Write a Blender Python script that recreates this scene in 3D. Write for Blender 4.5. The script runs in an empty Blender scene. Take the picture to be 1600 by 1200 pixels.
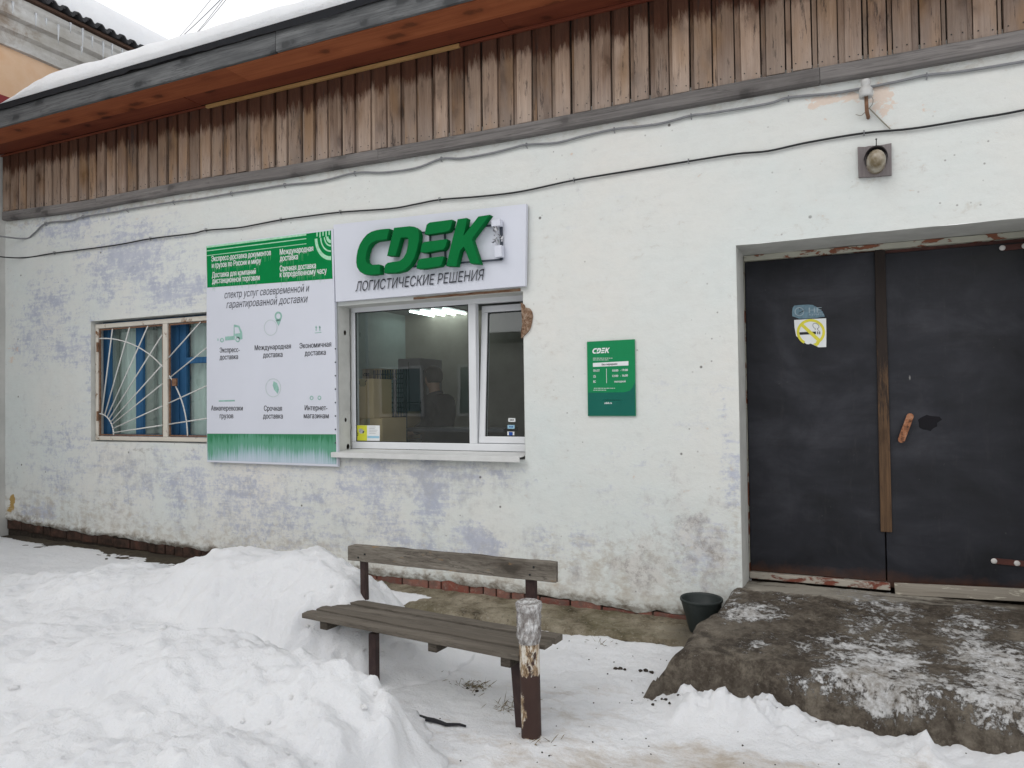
import bpy, bmesh, math, random
import numpy as np
from mathutils import Vector, Matrix, noise as mnoise

random.seed(7)
S = bpy.context.scene
COL = S.collection
R = math.radians

# ------------------------------------------------------------------ camera
FPX, YAW, PIT, ROL = 1120.0, R(24.27), R(1.13), R(-0.74)
CAM = np.array([0.0, -5.0, 1.63])
_f = np.array([-math.sin(YAW) * math.cos(PIT), math.cos(YAW) * math.cos(PIT), math.sin(PIT)])
_r0 = np.array([math.cos(YAW), math.sin(YAW), 0.0])
_u0 = np.cross(_r0, _f)
_r = math.cos(ROL) * _r0 + math.sin(ROL) * _u0
_u = -math.sin(ROL) * _r0 + math.cos(ROL) * _u0
cd = bpy.data.cameras.new('camera')
cam = bpy.data.objects.new('camera', cd)
COL.objects.link(cam)
cd.sensor_fit = 'HORIZONTAL'
cd.sensor_width = 36.0
cd.lens = FPX / 1600.0 * 36.0
cd.clip_start = 0.05
cd.clip_end = 500.0
cam.matrix_world = Matrix(((_r[0], _u[0], -_f[0], CAM[0]), (_r[1], _u[1], -_f[1], CAM[1]), (_r[2], _u[2], -_f[2], CAM[2]), (0, 0, 0, 1)))
S.camera = cam

# ------------------------------------------------------------------ sky, sun, exposure
SUN_EL, SUN_AZ = R(42), R(205)          # azimuth clockwise from +y: light comes from the yard, a little from the left
wd = bpy.data.worlds.new('World')
S.world = wd
wd.use_nodes = True
wn = wd.node_tree
wn.nodes.clear()
sky = wn.nodes.new('ShaderNodeTexSky')
sky.sky_type = 'NISHITA'
sky.sun_disc = False
sky.sun_elevation = SUN_EL
sky.sun_rotation = SUN_AZ
sky.air_density = 1.0
sky.dust_density = 6.0
sky.ozone_density = 1.0
hs = wn.nodes.new('ShaderNodeHueSaturation')
hs.inputs['Saturation'].default_value = 0.22
hs.inputs['Value'].default_value = 1.0
# a closed cloud layer: evens the clear sky out to a bright pale grey
cl = wn.nodes.new('ShaderNodeTexNoise')
cl.inputs['Scale'].default_value = 1.6
cl.inputs['Detail'].default_value = 4
cr = wn.nodes.new('ShaderNodeValToRGB')
cr.color_ramp.elements[0].position = 0.3
cr.color_ramp.elements[0].color = (11.4, 11.5, 11.8, 1)
cr.color_ramp.elements[1].position = 0.7
cr.color_ramp.elements[1].color = (13.2, 13.25, 13.4, 1)
mx = wn.nodes.new('ShaderNodeMix')
mx.data_type = 'RGBA'
mx.inputs[0].default_value = 0.93
bg = wn.nodes.new('ShaderNodeBackground')
bg.inputs['Strength'].default_value = 0.1
wo = wn.nodes.new('ShaderNodeOutputWorld')
wn.links.new(sky.outputs[0], hs.inputs['Color'])
wn.links.new(cl.outputs['Fac'], cr.inputs[0])
wn.links.new(hs.outputs[0], mx.inputs[6])
wn.links.new(cr.outputs[0], mx.inputs[7])
wn.links.new(mx.outputs[2], bg.inputs['Color'])
wn.links.new(bg.outputs[0], wo.inputs['Surface'])

sl = bpy.data.lights.new('sun', 'SUN')
sl.energy = 0.6
sl.angle = R(35)
sl.color = (1.0, 0.97, 0.93)
so = bpy.data.objects.new('sun', sl)
COL.objects.link(so)
sd = Vector((math.sin(SUN_AZ) * math.cos(SUN_EL), math.cos(SUN_AZ) * math.cos(SUN_EL), math.sin(SUN_EL)))
so.rotation_euler = (-sd).to_track_quat('-Z', 'Y').to_euler()
so.location = (-4, -12, 14)

S.view_settings.view_transform = 'Standard'
S.view_settings.look = 'None'
S.view_settings.exposure = 0.0
S.view_settings.gamma = 1.0
S.view_settings.use_curve_mapping = False


# ------------------------------------------------------------------ surveying: where a sight line of the photo meets a real plane
def ray(px, py):
    return (px - 800.0) * _r + (600.0 - py) * _u + FPX * _f


def W(px, py, y=0.0):                    # on a plane parallel to the facade
    v = ray(px, py)
    return Vector(CAM + (y - CAM[1]) / v[1] * v)


def G(px, py, z=0.0):                    # on a level plane
    v = ray(px, py)
    return Vector(CAM + (z - CAM[2]) / v[2] * v)


def X(px, py, x=-8.5):                   # on a plane square to the facade
    v = ray(px, py)
    return Vector(CAM + (x - CAM[0]) / v[0] * v)


def sstep(a, b, v):
    t = min(1.0, max(0.0, (v - a) / (b - a)))
    return t * t * (3 - 2 * t)


def fbm(x, y, z=0.0, o=4):
    return mnoise.fractal(Vector((x, y, z)), 1.0, 2.0, o)


# ------------------------------------------------------------------ objects and tags
def tag(o, label=None, cat=None, group=None, kind=None):
    if label: o['label'] = label
    if cat: o['category'] = cat
    if group: o['group'] = group
    if kind: o['kind'] = kind
    return o


def wloc(o):
    v = Vector((0, 0, 0))
    while o is not None:
        v += Vector(o.location)
        o = o.parent
    return v


def thing(name, loc, label, cat, group=None):
    o = bpy.data.objects.new(name, None)
    o.empty_display_size = 0.1
    COL.objects.link(o)
    o.location = loc
    return tag(o, label, cat, group)


class MB:
    """collects world-space shapes, then links them as one mesh object"""
    def __init__(s):
        s.v, s.f, s.m = [], [], []
        s.cur = 0

    def add(s, vs, fs):
        b = len(s.v)
        s.v.extend([tuple(p) for p in vs])
        s.f.extend([tuple(i + b for i in f) for f in fs])
        s.m.extend([s.cur] * len(fs))
        return s

    def box(s, x0, x1, y0, y1, z0, z1, M=None):
        vs = [Vector((x, y, z)) for z in (z0, z1) for y in (y0, y1) for x in (x0, x1)]
        if M is not None: vs = [M @ v for v in vs]
        return s.add(vs, [(0, 2, 3, 1), (4, 5, 7, 6), (0, 1, 5, 4), (2, 6, 7, 3), (0, 4, 6, 2), (1, 3, 7, 5)])

    def hexa(s, bot, top):
        return s.add(list(bot) + list(top), [(3, 2, 1, 0), (4, 5, 6, 7), (0, 1, 5, 4), (1, 2, 6, 5), (2, 3, 7, 6), (3, 0, 4, 7)])

    def bar(s, a, b, w, h, up=(0, 0, 1)):
        a, b = Vector(a), Vector(b)
        d = (b - a).normalized()
        sx = d.cross(Vector(up)).normalized()
        sy = sx.cross(d).normalized()
        q = [sx * (w / 2 * i) + sy * (h / 2 * j) for i, j in ((-1, -1), (1, -1), (1, 1), (-1, 1))]
        return s.hexa([a + k for k in q], [b + k for k in q])

    def tube(s, pts, r, n=8, cap=True):
        pts = [Vector(p) for p in pts]
        rs = r if isinstance(r, (list, tuple)) else [r] * len(pts)
        base = len(s.v)
        prev = None
        for i, p in enumerate(pts):
            d = (pts[min(i + 1, len(pts) - 1)] - pts[max(i - 1, 0)])
            d = d.normalized() if d.length > 1e-9 else Vector((0, 0, 1))
            ref = prev if prev is not None else (Vector((0, 0, 1)) if abs(d.z) < 0.9 else Vector((1, 0, 0)))
            sx = (ref - d * ref.dot(d)).normalized()
            prev = sx
            sy = d.cross(sx)
            for k in range(n):
                t = 2 * math.pi * k / n
                s.v.append(tuple(p + sx * (math.cos(t) * rs[i]) + sy * (math.sin(t) * rs[i])))
        nf0 = len(s.f)
        for i in range(len(pts) - 1):
            for k in range(n):
                a, b = base + i * n + k, base + i * n + (k + 1) % n
                s.f.append((a, b, b + n, a + n))
        if cap:
            s.f.append(tuple(base + k for k in reversed(range(n))))
            s.f.append(tuple(base + (len(pts) - 1) * n + k for k in range(n)))
        s.m.extend([s.cur] * (len(s.f) - nf0))
        return s

    def lathe(s, prof, c, n=24, axis='z', cap=True):
        """prof: (radius, along) pairs round an axis through c"""
        c = Vector(c)
        base = len(s.v)
        for r, h in prof:
            for k in range(n):
                t = 2 * math.pi * k / n
                a, b = r * math.cos(t), r * math.sin(t)
                s.v.append(tuple(c + (Vector((a, b, h)) if axis == 'z' else Vector((a, -h, b)))))
        nf0 = len(s.f)
        for i in range(len(prof) - 1):
            for k in range(n):
                a, b = base + i * n + k, base + i * n + (k + 1) % n
                s.f.append((a, b, b + n, a + n))
        if cap:
            if prof[0][0] > 1e-5: s.f.append(tuple(base + k for k in reversed(range(n))))
            if prof[-1][0] > 1e-5: s.f.append(tuple(base + (len(prof) - 1) * n + k for k in range(n)))
        s.m.extend([s.cur] * (len(s.f) - nf0))
        return s

    def prism(s, front, dy):
        """front: outline points on the front; dy: how far the back lies behind (+y)"""
        front = [Vector(p) for p in front]
        n = len(front)
        back = [p + Vector((0, dy, 0)) for p in front]
        fs = [tuple(range(n)), tuple(reversed(range(n, 2 * n)))]
        fs += [(i, i + n, (i + 1) % n + n, (i + 1) % n) for i in range(n)]
        return s.add(front + back, fs)

    def flat(s, pts):
        return s.add(pts, [tuple(range(len(pts)))])

    def grid(s, nx, ny, fn, keep=None):
        base = len(s.v)
        ok = []
        for j in range(ny):
            for i in range(nx):
                s.v.append(tuple(fn(i, j)))
        nf0 = len(s.f)
        for j in range(ny - 1):
            for i in range(nx - 1):
                if keep is None or keep(i, j):
                    a = base + j * nx + i
                    s.f.append((a, a + 1, a + nx + 1, a + nx))
        s.m.extend([s.cur] * (len(s.f) - nf0))
        return s

    def build(s, name, mat, parent=None, smooth=False, bevel=0.0, fix=True, tri=False):
        off = wloc(parent) if parent is not None else Vector((0, 0, 0))
        me = bpy.data.meshes.new(name)
        me.from_pydata([(p[0] - off.x, p[1] - off.y, p[2] - off.z) for p in s.v], [], s.f)
        for m in (mat if isinstance(mat, (list, tuple)) else [mat]):
            me.materials.append(m)
        if any(s.m): me.polygons.foreach_set('material_index', s.m)
        if fix or tri:
            bm = bmesh.new()
            bm.from_mesh(me)
            if tri: bmesh.ops.triangulate(bm, faces=[f for f in bm.faces if len(f.verts) > 4])
            if fix: bmesh.ops.recalc_face_normals(bm, faces=bm.faces)
            bm.to_mesh(me)
            bm.free()
        if smooth: me.polygons.foreach_set('use_smooth', [True] * len(me.polygons))
        me.update()
        o = bpy.data.objects.new(name, me)
        COL.objects.link(o)
        if parent is not None: o.parent = parent
        if bevel > 0:
            b = o.modifiers.new('bevel', 'BEVEL')
            b.width = bevel
            b.segments = 2
            b.limit_method = 'ANGLE'
            b.angle_limit = R(40)
        return o


def cr_spline(pts, k=6):
    pts = [Vector(p) for p in pts]
    out = []
    for i in range(len(pts) - 1):
        p0, p1, p2, p3 = pts[max(i - 1, 0)], pts[i], pts[i + 1], pts[min(i + 2, len(pts) - 1)]
        for j in range(k):
            t = j / k
            out.append(0.5 * ((2 * p1) + (p2 - p0) * t + (2 * p0 - 5 * p1 + 4 * p2 - p3) * t * t + (3 * p1 - p0 - 3 * p2 + p3) * t ** 3))
    out.append(pts[-1])
    return out


_textcache = {}


def glyphs(body, shear=0.0, rows=30):
    """letter shapes as thin strips, filled by the winding of their outlines (overlapping strokes stay clean)"""
    key = (body, shear, rows)
    if key in _textcache: return _textcache[key]
    cu = bpy.data.curves.new('lettering', 'FONT')
    cu.body = body
    cu.size = 1.0
    cu.shear = shear
    ob = bpy.data.objects.new('lettering', cu)
    COL.objects.link(ob)
    dg = bpy.context.evaluated_depsgraph_get()
    cv = ob.evaluated_get(dg).to_curve(dg)
    loops = []
    for sp_ in cv.splines:
        pts = []
        bp = sp_.bezier_points
        m_ = len(bp)
        for k in range(m_):
            p0, p3 = bp[k], bp[(k + 1) % m_]
            a_, b_, c_, d_ = p0.co, p0.handle_right, p3.handle_left, p3.co
            for q in range(6):
                t = q / 6
                u = 1 - t
                pts.append((a_.x * u ** 3 + 3 * b_.x * u * u * t + 3 * c_.x * u * t * t + d_.x * t ** 3, a_.y * u ** 3 + 3 * b_.y * u * u * t + 3 * c_.y * u * t * t + d_.y * t ** 3))
        loops.append(pts)
    ob.evaluated_get(dg).to_curve_clear()
    bpy.data.objects.remove(ob)
    bpy.data.curves.remove(cu)
    h = 0.73 / rows
    y0 = min(p[1] for l in loops for p in l)
    y1 = max(p[1] for l in loops for p in l)
    n_ = max(1, int(math.ceil((y1 - y0) / h)))
    hh = (y1 - y0) / n_
    strips = []
    for r in range(n_):
        yc = y0 + (r + 0.5) * hh
        xs_ = []
        for l in loops:
            for k in range(len(l)):
                (xa, ya), (xb, yb) = l[k], l[(k + 1) % len(l)]
                if (ya <= yc) != (yb <= yc):
                    xs_.append((xa + (xb - xa) * (yc - ya) / (yb - ya), 1 if yb > ya else -1))
        xs_.sort()
        wnd = 0
        st = None
        for x, d in xs_:
            if wnd == 0: st = x
            wnd += d
            if wnd == 0 and x - st > 1e-5: strips.append((st, x, yc - hh * 0.5, yc + hh * 0.5))
    _textcache[key] = strips
    return strips


def text(mb, body, left, right, cap, y, shear=0.0, bold=0.0, centre=False, proud=0.0015):
    """lay a line of lettering on a plane facing -y. left/right: world points of its ends, on the base line; cap: capital height (m); bold: extra stroke (capital heights)"""
    strips = glyphs(body, shear)
    x0, x1 = min(s_[0] for s_ in strips), max(s_[1] for s_ in strips)
    sx = (right.x - left.x) / (x1 - x0)
    sz = cap / 0.73
    slope = (right.z - left.z) / (right.x - left.x)
    b_ = bold * cap
    for xa, xb, za, zb in strips:
        wa, wb = left.x + (xa - x0) * sx - b_, left.x + (xb - x0) * sx + b_
        ba, bb_ = left.z + (wa - left.x) * slope, left.z + (wb - left.x) * slope
        mb.flat([(wa, y - proud, ba + za * sz), (wb, y - proud, bb_ + za * sz), (wb, y - proud, bb_ + zb * sz), (wa, y - proud, ba + zb * sz)])


# ------------------------------------------------------------------ materials
def lin(r, g, b):
    return tuple(((c / 255) / 12.92 if c / 255 <= 0.04045 else ((c / 255 + 0.055) / 1.055) ** 2.4) for c in (r, g, b)) + (1.0,)


class N:
    """a few words for building node trees"""
    def __init__(s, name, rough=0.8, spec=0.3, metal=0.0):
        s.mat = bpy.data.materials.new(name)
        s.mat.use_nodes = True
        s.nt = s.mat.node_tree
        s.b = s.nt.nodes['Principled BSDF']
        s.b.inputs['Roughness'].default_value = rough
        s.b.inputs['Specular IOR Level'].default_value = spec
        s.b.inputs['Metallic'].default_value = metal
        s._obj = None

    def new(s, t):
        return s.nt.nodes.new(t)

    def put(s, sock, v):
        if hasattr(v, 'is_linked') or isinstance(v, bpy.types.NodeSocket):
            s.nt.links.new(v, sock)
        elif isinstance(v, (tuple, list)):
            sock.default_value = v if len(v) == len(sock.default_value) else tuple(v)[:len(sock.default_value)]
        else:
            sock.default_value = v

    def obj(s):
        if s._obj is None:
            s._obj = s.new('ShaderNodeTexCoord').outputs['Object']
        return s._obj

    def geo(s, what='Position'):
        return s.new('ShaderNodeNewGeometry').outputs[what]

    def attr(s, name):
        n = s.new('ShaderNodeAttribute')
        n.attribute_name = name
        return n.outputs['Fac']

    def scaled(s, v=None, sc=(1, 1, 1), loc=None):
        n = s.new('ShaderNodeMapping')
        s.put(n.inputs['Vector'], v if v is not None else s.obj())
        n.inputs['Scale'].default_value = sc
        if loc is not None: s.put(n.inputs['Location'], loc)
        return n.outputs[0]

    def noise(s, scale, detail=4, rough=0.55, vec=None, dist=0.0):
        n = s.new('ShaderNodeTexNoise')
        n.inputs['Scale'].default_value = scale
        n.inputs['Detail'].default_value = detail
        n.inputs['Roughness'].default_value = rough
        n.inputs['Distortion'].default_value = dist
        s.put(n.inputs['Vector'], vec if vec is not None else s.obj())
        return n.outputs['Fac']

    def voro(s, scale, vec=None, feature='F1', rand=1.0):
        n = s.new('ShaderNodeTexVoronoi')
        n.feature = feature
        n.inputs['Scale'].default_value = scale
        n.inputs['Randomness'].default_value = rand
        s.put(n.inputs['Vector'], vec if vec is not None else s.obj())
        return n.outputs['Distance']

    def ramp(s, fac, *stops, mode='LINEAR'):
        n = s.new('ShaderNodeValToRGB')
        n.color_ramp.interpolation = mode
        e = n.color_ramp.elements
        while len(e) < len(stops): e.new(0.5)
        for el, (p, c) in zip(e, stops):
            el.position = p
            el.color = c if isinstance(c, tuple) else (c, c, c, 1)
        s.put(n.inputs[0], fac)
        return n.outputs[0]

    def mix(s, fac, a, b, mode='MIX'):
        n = s.new('ShaderNodeMix')
        n.data_type = 'RGBA'
        n.blend_type = mode
        s.put(n.inputs[0], fac)
        s.put(n.inputs[6], a)
        s.put(n.inputs[7], b)
        return n.outputs[2]

    def math(s, op, a, b=0.0, clamp=False):
        n = s.new('ShaderNodeMath')
        n.operation = op
        n.use_clamp = clamp
        s.put(n.inputs[0], a)
        s.put(n.inputs[1], b)
        return n.outputs[0]

    def xyz(s, v=None):
        n = s.new('ShaderNodeSeparateXYZ')
        s.put(n.inputs[0], v if v is not None else s.obj())
        return n.outputs

    def comb(s, x=0.0, y=0.0, z=0.0):
        n = s.new('ShaderNodeCombineXYZ')
        for i, v in enumerate((x, y, z)): s.put(n.inputs[i], v)
        return n.outputs[0]

    def bump(s, h, strength=0.3, dist=0.01):
        n = s.new('ShaderNodeBump')
        n.inputs['Strength'].default_value = strength
        n.inputs['Distance'].default_value = dist
        s.put(n.inputs['Height'], h)
        s.put(s.b.inputs['Normal'], n.outputs[0])
        return s

    def col(s, c):
        s.put(s.b.inputs['Base Color'], c)
        return s

    def rough(s, c):
        s.put(s.b.inputs['Roughness'], c)
        return s


def plain(name, c, rough=0.6, spec=0.3, var=0.12, scale=9.0, metal=0.0, bump=0.0):
    n = N(name, rough, spec, metal)
    f = n.noise(scale, 5, 0.6)
    n.col(n.mix(n.ramp(f, (0.3, 0.0), (0.7, 1.0)), tuple(x * (1 - var) for x in c[:3]) + (1,), tuple(min(1, x * (1 + var)) for x in c[:3]) + (1,)))
    if bump: n.bump(n.noise(scale * 8, 3), bump, 0.003)
    return n.mat


def wood(name, base, dark, light, axis='x', rough=0.85, grain=1.0, knots=0.6, knotcol=None, isl=True, bump=0.5, shift=0.25, face='y', kscale=5.0, cracks=0.0):
    """weathered board: stretched grain, knots, one shade per board"""
    n = N(name, rough, 0.2)
    rnd = n.geo('Random Per Island')
    off = n.math('MULTIPLY', rnd, 37.0)
    st = {'x': (0.7, 26, 26), 'y': (26, 0.7, 26), 'z': (26, 26, 0.7)}[axis]
    v = n.scaled(None, (1, 1, 1), n.comb(off, off, off)) if isl else n.obj()
    gv = n.scaled(v, tuple(a * grain for a in st))
    broad = n.noise(0.9, 6, 0.7, n.scaled(v, tuple(max(0.8, a * 0.22) for a in st)), 0.3)
    g = n.noise(1.6, 8, 0.72, gv, 0.8)
    g2 = n.noise(4.5, 6, 0.7, gv, 0.3)
    c = n.mix(n.ramp(g, (0.30, 0.0), (0.70, 1.0)), dark, light)
    c = n.mix(0.3, c, base)
    c = n.mix(n.ramp(broad, (0.38, 0.55), (0.62, 0.0)), c, dark)
    c = n.mix(n.ramp(g2, (0.52, 0.0), (0.70, 0.75)), c, dark)
    if cracks > 0:
        ck_ = n.noise(0.7, 5, 0.6, n.scaled(v, {'x': (0.8, 22, 22), 'y': (22, 0.8, 22), 'z': (22, 22, 0.8)}[axis]), 0.25)
        c = n.mix(n.math('MULTIPLY', n.ramp(ck_, (0.485, 0.0), (0.5, 1.0), (0.515, 0.0)), cracks), c, tuple(x * 0.3 for x in dark[:3]) + (1,))
    if knots > 0:
        # knots: dark hearts with a brown halo drawn out along the grain
        ks = {'x': (0.5, 1, 1), 'y': (1, 0.5, 1), 'z': (1, 1, 0.5)}[axis]
        e_ = n.xyz(n.scaled(v, ks))
        wob = n.math('MULTIPLY', n.math('SUBTRACT', n.noise(9, 4, 0.6, v), 0.5), 0.14)
        flat_ = n.comb(n.math('ADD', e_[0], wob), e_[2] if face == 'y' else e_[1], 0.0)
        kn = n.new('ShaderNodeTexVoronoi')
        kn.voronoi_dimensions = '2D'
        kn.inputs['Scale'].default_value = kscale
        n.put(kn.inputs['Vector'], flat_)
        k = kn.outputs['Distance']
        some = n.ramp(n.noise(1.7, 2, 0.5, flat_), (0.42, 0.0), (0.5, 1.0))
        kc = knotcol or tuple(x * 0.5 for x in dark[:3]) + (1,)
        c = n.mix(n.math('MULTIPLY', n.ramp(k, (0.12, 0.8), (0.40, 0.0)), n.math('MULTIPLY', some, knots)), c, dark)
        c = n.mix(n.math('MULTIPLY', n.ramp(k, (0.085, 1.0), (0.17, 0.0)), n.math('MULTIPLY', some, knots)), c, kc)
    if isl:
        c = n.mix(shift, c, n.ramp(rnd, (0.0, dark), (0.5, base), (1.0, light)))
    n.col(c)
    n.bump(n.math('ADD', g2, g), bump, 0.004)
    return n


M = {}
# --- painted plaster of the facade, with masks stored on its vertices (old paint layers and stains have shapes of their own)
n = N('painted_plaster', 0.9, 0.15)
P0 = n.geo()
big = n.noise(0.55, 5, 0.65, P0)
c = n.mix(n.ramp(big, (0.35, 0.0), (0.65, 1.0)), (0.645, 0.685, 0.668, 1), (0.70, 0.688, 0.648, 1))
fine = n.noise(26, 8, 0.75, P0)
mid = n.noise(9, 8, 0.72, n.scaled(P0, (1, 1, 1.6)), 0.3)
med = n.noise(4.2, 9, 0.74, P0, 0.35)
vert = n.noise(5.0, 8, 0.78, n.scaled(P0, (4.0, 4.0, 0.8)))
hori = n.noise(4.0, 8, 0.75, n.scaled(P0, (0.7, 1, 5.0)))
c = n.mix(n.ramp(mid, (0.45, 0.0), (0.75, 0.28)), c, (0.52, 0.525, 0.51, 1))
c = n.mix(n.ramp(hori, (0.50, 0.0), (0.72, 0.5)), c, (0.71, 0.725, 0.71, 1))


def msk(name, nz, k=1.1, lo=0.42, hi=0.62):
    s_ = n.math('ADD', n.attr(name), n.math('MULTIPLY', n.math('SUBTRACT', nz, 0.5), k))
    return n.ramp(s_, (lo, 0.0), (hi, 1.0))


mm_ = n.math('MULTIPLY', n.math('ADD', fine, n.math('ADD', med, hori)), 0.3333)
c = n.mix(n.math('MULTIPLY', n.math('MULTIPLY', msk('lav', mm_, 4.2, 0.20, 0.50), n.ramp(n.attr('lav'), (0.04, 0.0), (0.22, 1.0))), 0.8), c, n.mix(n.ramp(med, (0.4, 0.0), (0.62, 1.0)), (0.495, 0.515, 0.595, 1), (0.365, 0.395, 0.505, 1)))
c = n.mix(n.math('MULTIPLY', n.math('MULTIPLY', msk('grey', n.math('MULTIPLY', n.math('ADD', vert, n.math('ADD', med, mid)), 0.3333), 3.4, 0.3, 0.8), n.ramp(n.attr('grey'), (0.03, 0.0), (0.2, 1.0))), 0.55), c, (0.40, 0.395, 0.39, 1))
c = n.mix(n.math('MULTIPLY', msk('beige', mid, 2.2, 0.3, 0.8), 0.7), c, (0.46, 0.41, 0.335, 1))
c = n.mix(n.math('MULTIPLY', msk('peach', mid, 2.6, 0.42, 0.52), 0.6), c, (0.68, 0.50, 0.385, 1))
# flaked rough patches: small chips of old white over grey render
chips = n.ramp(n.noise(11, 10, 0.8, P0, 0.1), (0.42, 0.0), (0.54, 1.0))
flk = n.mix(chips, n.mix(n.noise(3, 3, 0.5, P0), (0.33, 0.28, 0.215, 1), (0.38, 0.385, 0.425, 1)), (0.64, 0.63, 0.60, 1))
c = n.mix(n.math('MULTIPLY', msk('flake', med, 2.6, 0.3, 0.75), 0.95), c, flk)
c = n.mix(n.math('MULTIPLY', msk('dirt', mid, 1.6, 0.35, 0.8), 0.88), c, (0.115, 0.09, 0.065, 1))
c = n.mix(msk('ochre', mid, 1.2, 0.5, 0.6), c, (0.42, 0.28, 0.10, 1))
# worn bits everywhere: short scars and pock marks of several sizes
sc_ = n.ramp(n.noise(13, 9, 0.8, n.scaled(P0, (0.55, 1, 1.5)), 0.5), (0.665, 0.0), (0.70, 0.7))
c = n.mix(n.math('MULTIPLY', sc_, n.ramp(n.noise(1.3, 3, 0.5, P0), (0.42, 0.15), (0.6, 1.0))), c, (0.27, 0.255, 0.235, 1))
pk = n.voro(4.2, P0)
c = n.mix(n.math('MULTIPLY', n.ramp(pk, (0.030, 1.0), (0.055, 0.0)), n.ramp(n.noise(0.9, 2, 0.5, P0), (0.44, 0.0), (0.52, 0.9))), c, (0.10, 0.09, 0.08, 1))
pk2 = n.voro(13, n.scaled(P0, (1, 1, 1), (3, 3, 3)))
c = n.mix(n.math('MULTIPLY', n.ramp(pk2, (0.055, 1.0), (0.10, 0.0)), n.ramp(n.noise(1.9, 3, 0.5, P0), (0.48, 0.0), (0.6, 0.75))), c, (0.26, 0.25, 0.235, 1))
n.col(c)
hgt = n.math('ADD', n.math('MULTIPLY', n.noise(2.5, 6, 0.6, P0), 2.0), n.math('ADD', n.math('MULTIPLY', fine, 0.7), n.math('MULTIPLY', n.math('MULTIPLY', chips, n.attr('flake')), 0.9)))
n.bump(hgt, 0.38, 0.012)
M['plaster'] = n.mat

M['reveal_paint'] = plain('reveal_paint', (0.56, 0.565, 0.535, 1), 0.85, 0.2, 0.12, 5, bump=0.3)

# --- snow
n = N('snow', 0.8, 0.15)
P0 = n.geo()
d1 = n.noise(1.6, 5, 0.65, P0)
c = n.mix(n.ramp(d1, (0.35, 0.0), (0.7, 1.0)), (0.765, 0.775, 0.795, 1), (0.83, 0.84, 0.855, 1))
dn = n.noise(3.4, 9, 0.74, n.scaled(P0, (0.8, 1.5, 1)), 0.2)
dd = n.math('ADD', n.attr('dirt'), n.math('MULTIPLY', n.math('SUBTRACT', dn, 0.5), 2.6))
c = n.mix(n.math('MULTIPLY', n.ramp(n.attr('dirt'), (0.03, 0.0), (0.25, 1.0)), n.ramp(dd, (0.25, 0.0), (0.85, 0.9))), c, (0.47, 0.40, 0.32, 1))
dk = n.math('ADD', n.attr('soil'), n.math('MULTIPLY', n.math('SUBTRACT', n.noise(20, 8, 0.8, P0), 0.5), 3.0))
c = n.mix(n.ramp(dk, (0.70, 0.0), (0.9, 0.9)), c, n.mix(n.noise(30, 3, 0.5, P0), (0.075, 0.062, 0.045, 1), (0.19, 0.165, 0.10, 1)))
n.col(c)
n.b.inputs['Subsurface Weight'].default_value = 0.35
n.b.inputs['Subsurface Radius'].default_value = (0.05, 0.055, 0.06)
n.b.inputs['Subsurface Scale'].default_value = 0.4
n.bump(n.math('ADD', n.math('MULTIPLY', n.noise(9, 8, 0.76, P0), 1.6), n.math('MULTIPLY', n.noise(60, 5, 0.75, P0), 0.8)), 0.75, 0.02)
M['snow'] = n.mat

# --- stoop: wet dirty concrete with trodden ice
n = N('dirty_concrete', 0.7, 0.35)
P0 = n.geo()
a = n.noise(2.6, 9, 0.78, P0, 0.2)
c = n.ramp(a, (0.3, (0.022, 0.016, 0.011, 1)), (0.5, (0.075, 0.059, 0.044, 1)), (0.68, (0.19, 0.165, 0.132, 1)))
c = n.mix(n.ramp(n.noise(30, 6, 0.75, P0), (0.48, 0.0), (0.68, 0.6)), c, (0.23, 0.20, 0.16, 1))
ck_ = n.math('ABSOLUTE', n.math('ADD', n.voro(1.7, P0, 'DISTANCE_TO_EDGE'), n.math('MULTIPLY', n.math('SUBTRACT', n.noise(9, 5, 0.7, P0), 0.5), 0.12)))
c = n.mix(n.math('MULTIPLY', n.ramp(ck_, (0.0, 0.7), (0.006, 0.0)), n.ramp(n.noise(1.3, 2, 0.5, P0), (0.54, 0.0), (0.6, 1.0))), c, (0.012, 0.009, 0.007, 1))
sand = n.noise(4.5, 9, 0.78, n.scaled(P0, (1, 1.3, 1), (5, 2, 0)), 0.2)
c = n.mix(n.ramp(sand, (0.50, 0.0), (0.66, 0.75)), c, (0.27, 0.235, 0.185, 1))
c = n.mix(n.ramp(n.noise(5, 8, 0.78, n.scaled(P0, (1, 1, 1), (9, 3, 0))), (0.56, 0.0), (0.68, 0.8)), c, (0.026, 0.018, 0.012, 1))
pale = n.math('ADD', n.attr('pale'), n.math('MULTIPLY', n.math('SUBTRACT', n.noise(7, 6, 0.7, P0), 0.5), 1.2))
c = n.mix(n.ramp(pale, (0.4, 0.0), (0.7, 0.9)), c, (0.46, 0.425, 0.36, 1))
iv = n.scaled(P0, (1.0, 1.35, 1.0))
i1 = n.noise(2.6, 9, 0.76, iv, 0.25)
i2 = n.noise(26, 7, 0.8, n.scaled(P0, (1.0, 1.2, 1.0)))
ice = n.math('ADD', n.attr('ice'), n.math('ADD', n.math('MULTIPLY', n.math('SUBTRACT', i1, 0.5), 3.6), n.math('MULTIPLY', n.math('SUBTRACT', i2, 0.5), 2.8)))
icem = n.ramp(ice, (0.36, 0.0), (0.60, 1.0))
icec = n.mix(n.ramp(n.math('ADD', n.math('MULTIPLY', i2, 0.5), n.math('MULTIPLY', n.noise(7, 7, 0.75, P0), 0.5)), (0.40, 0.0), (0.58, 1.0)), (0.27, 0.24, 0.20, 1), (0.74, 0.745, 0.75, 1))
c = n.mix(icem, c, icec)
n.col(c)
n.rough(n.mix(icem, (0.75, 0.75, 0.75, 1), (0.5, 0.5, 0.5, 1)))
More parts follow.
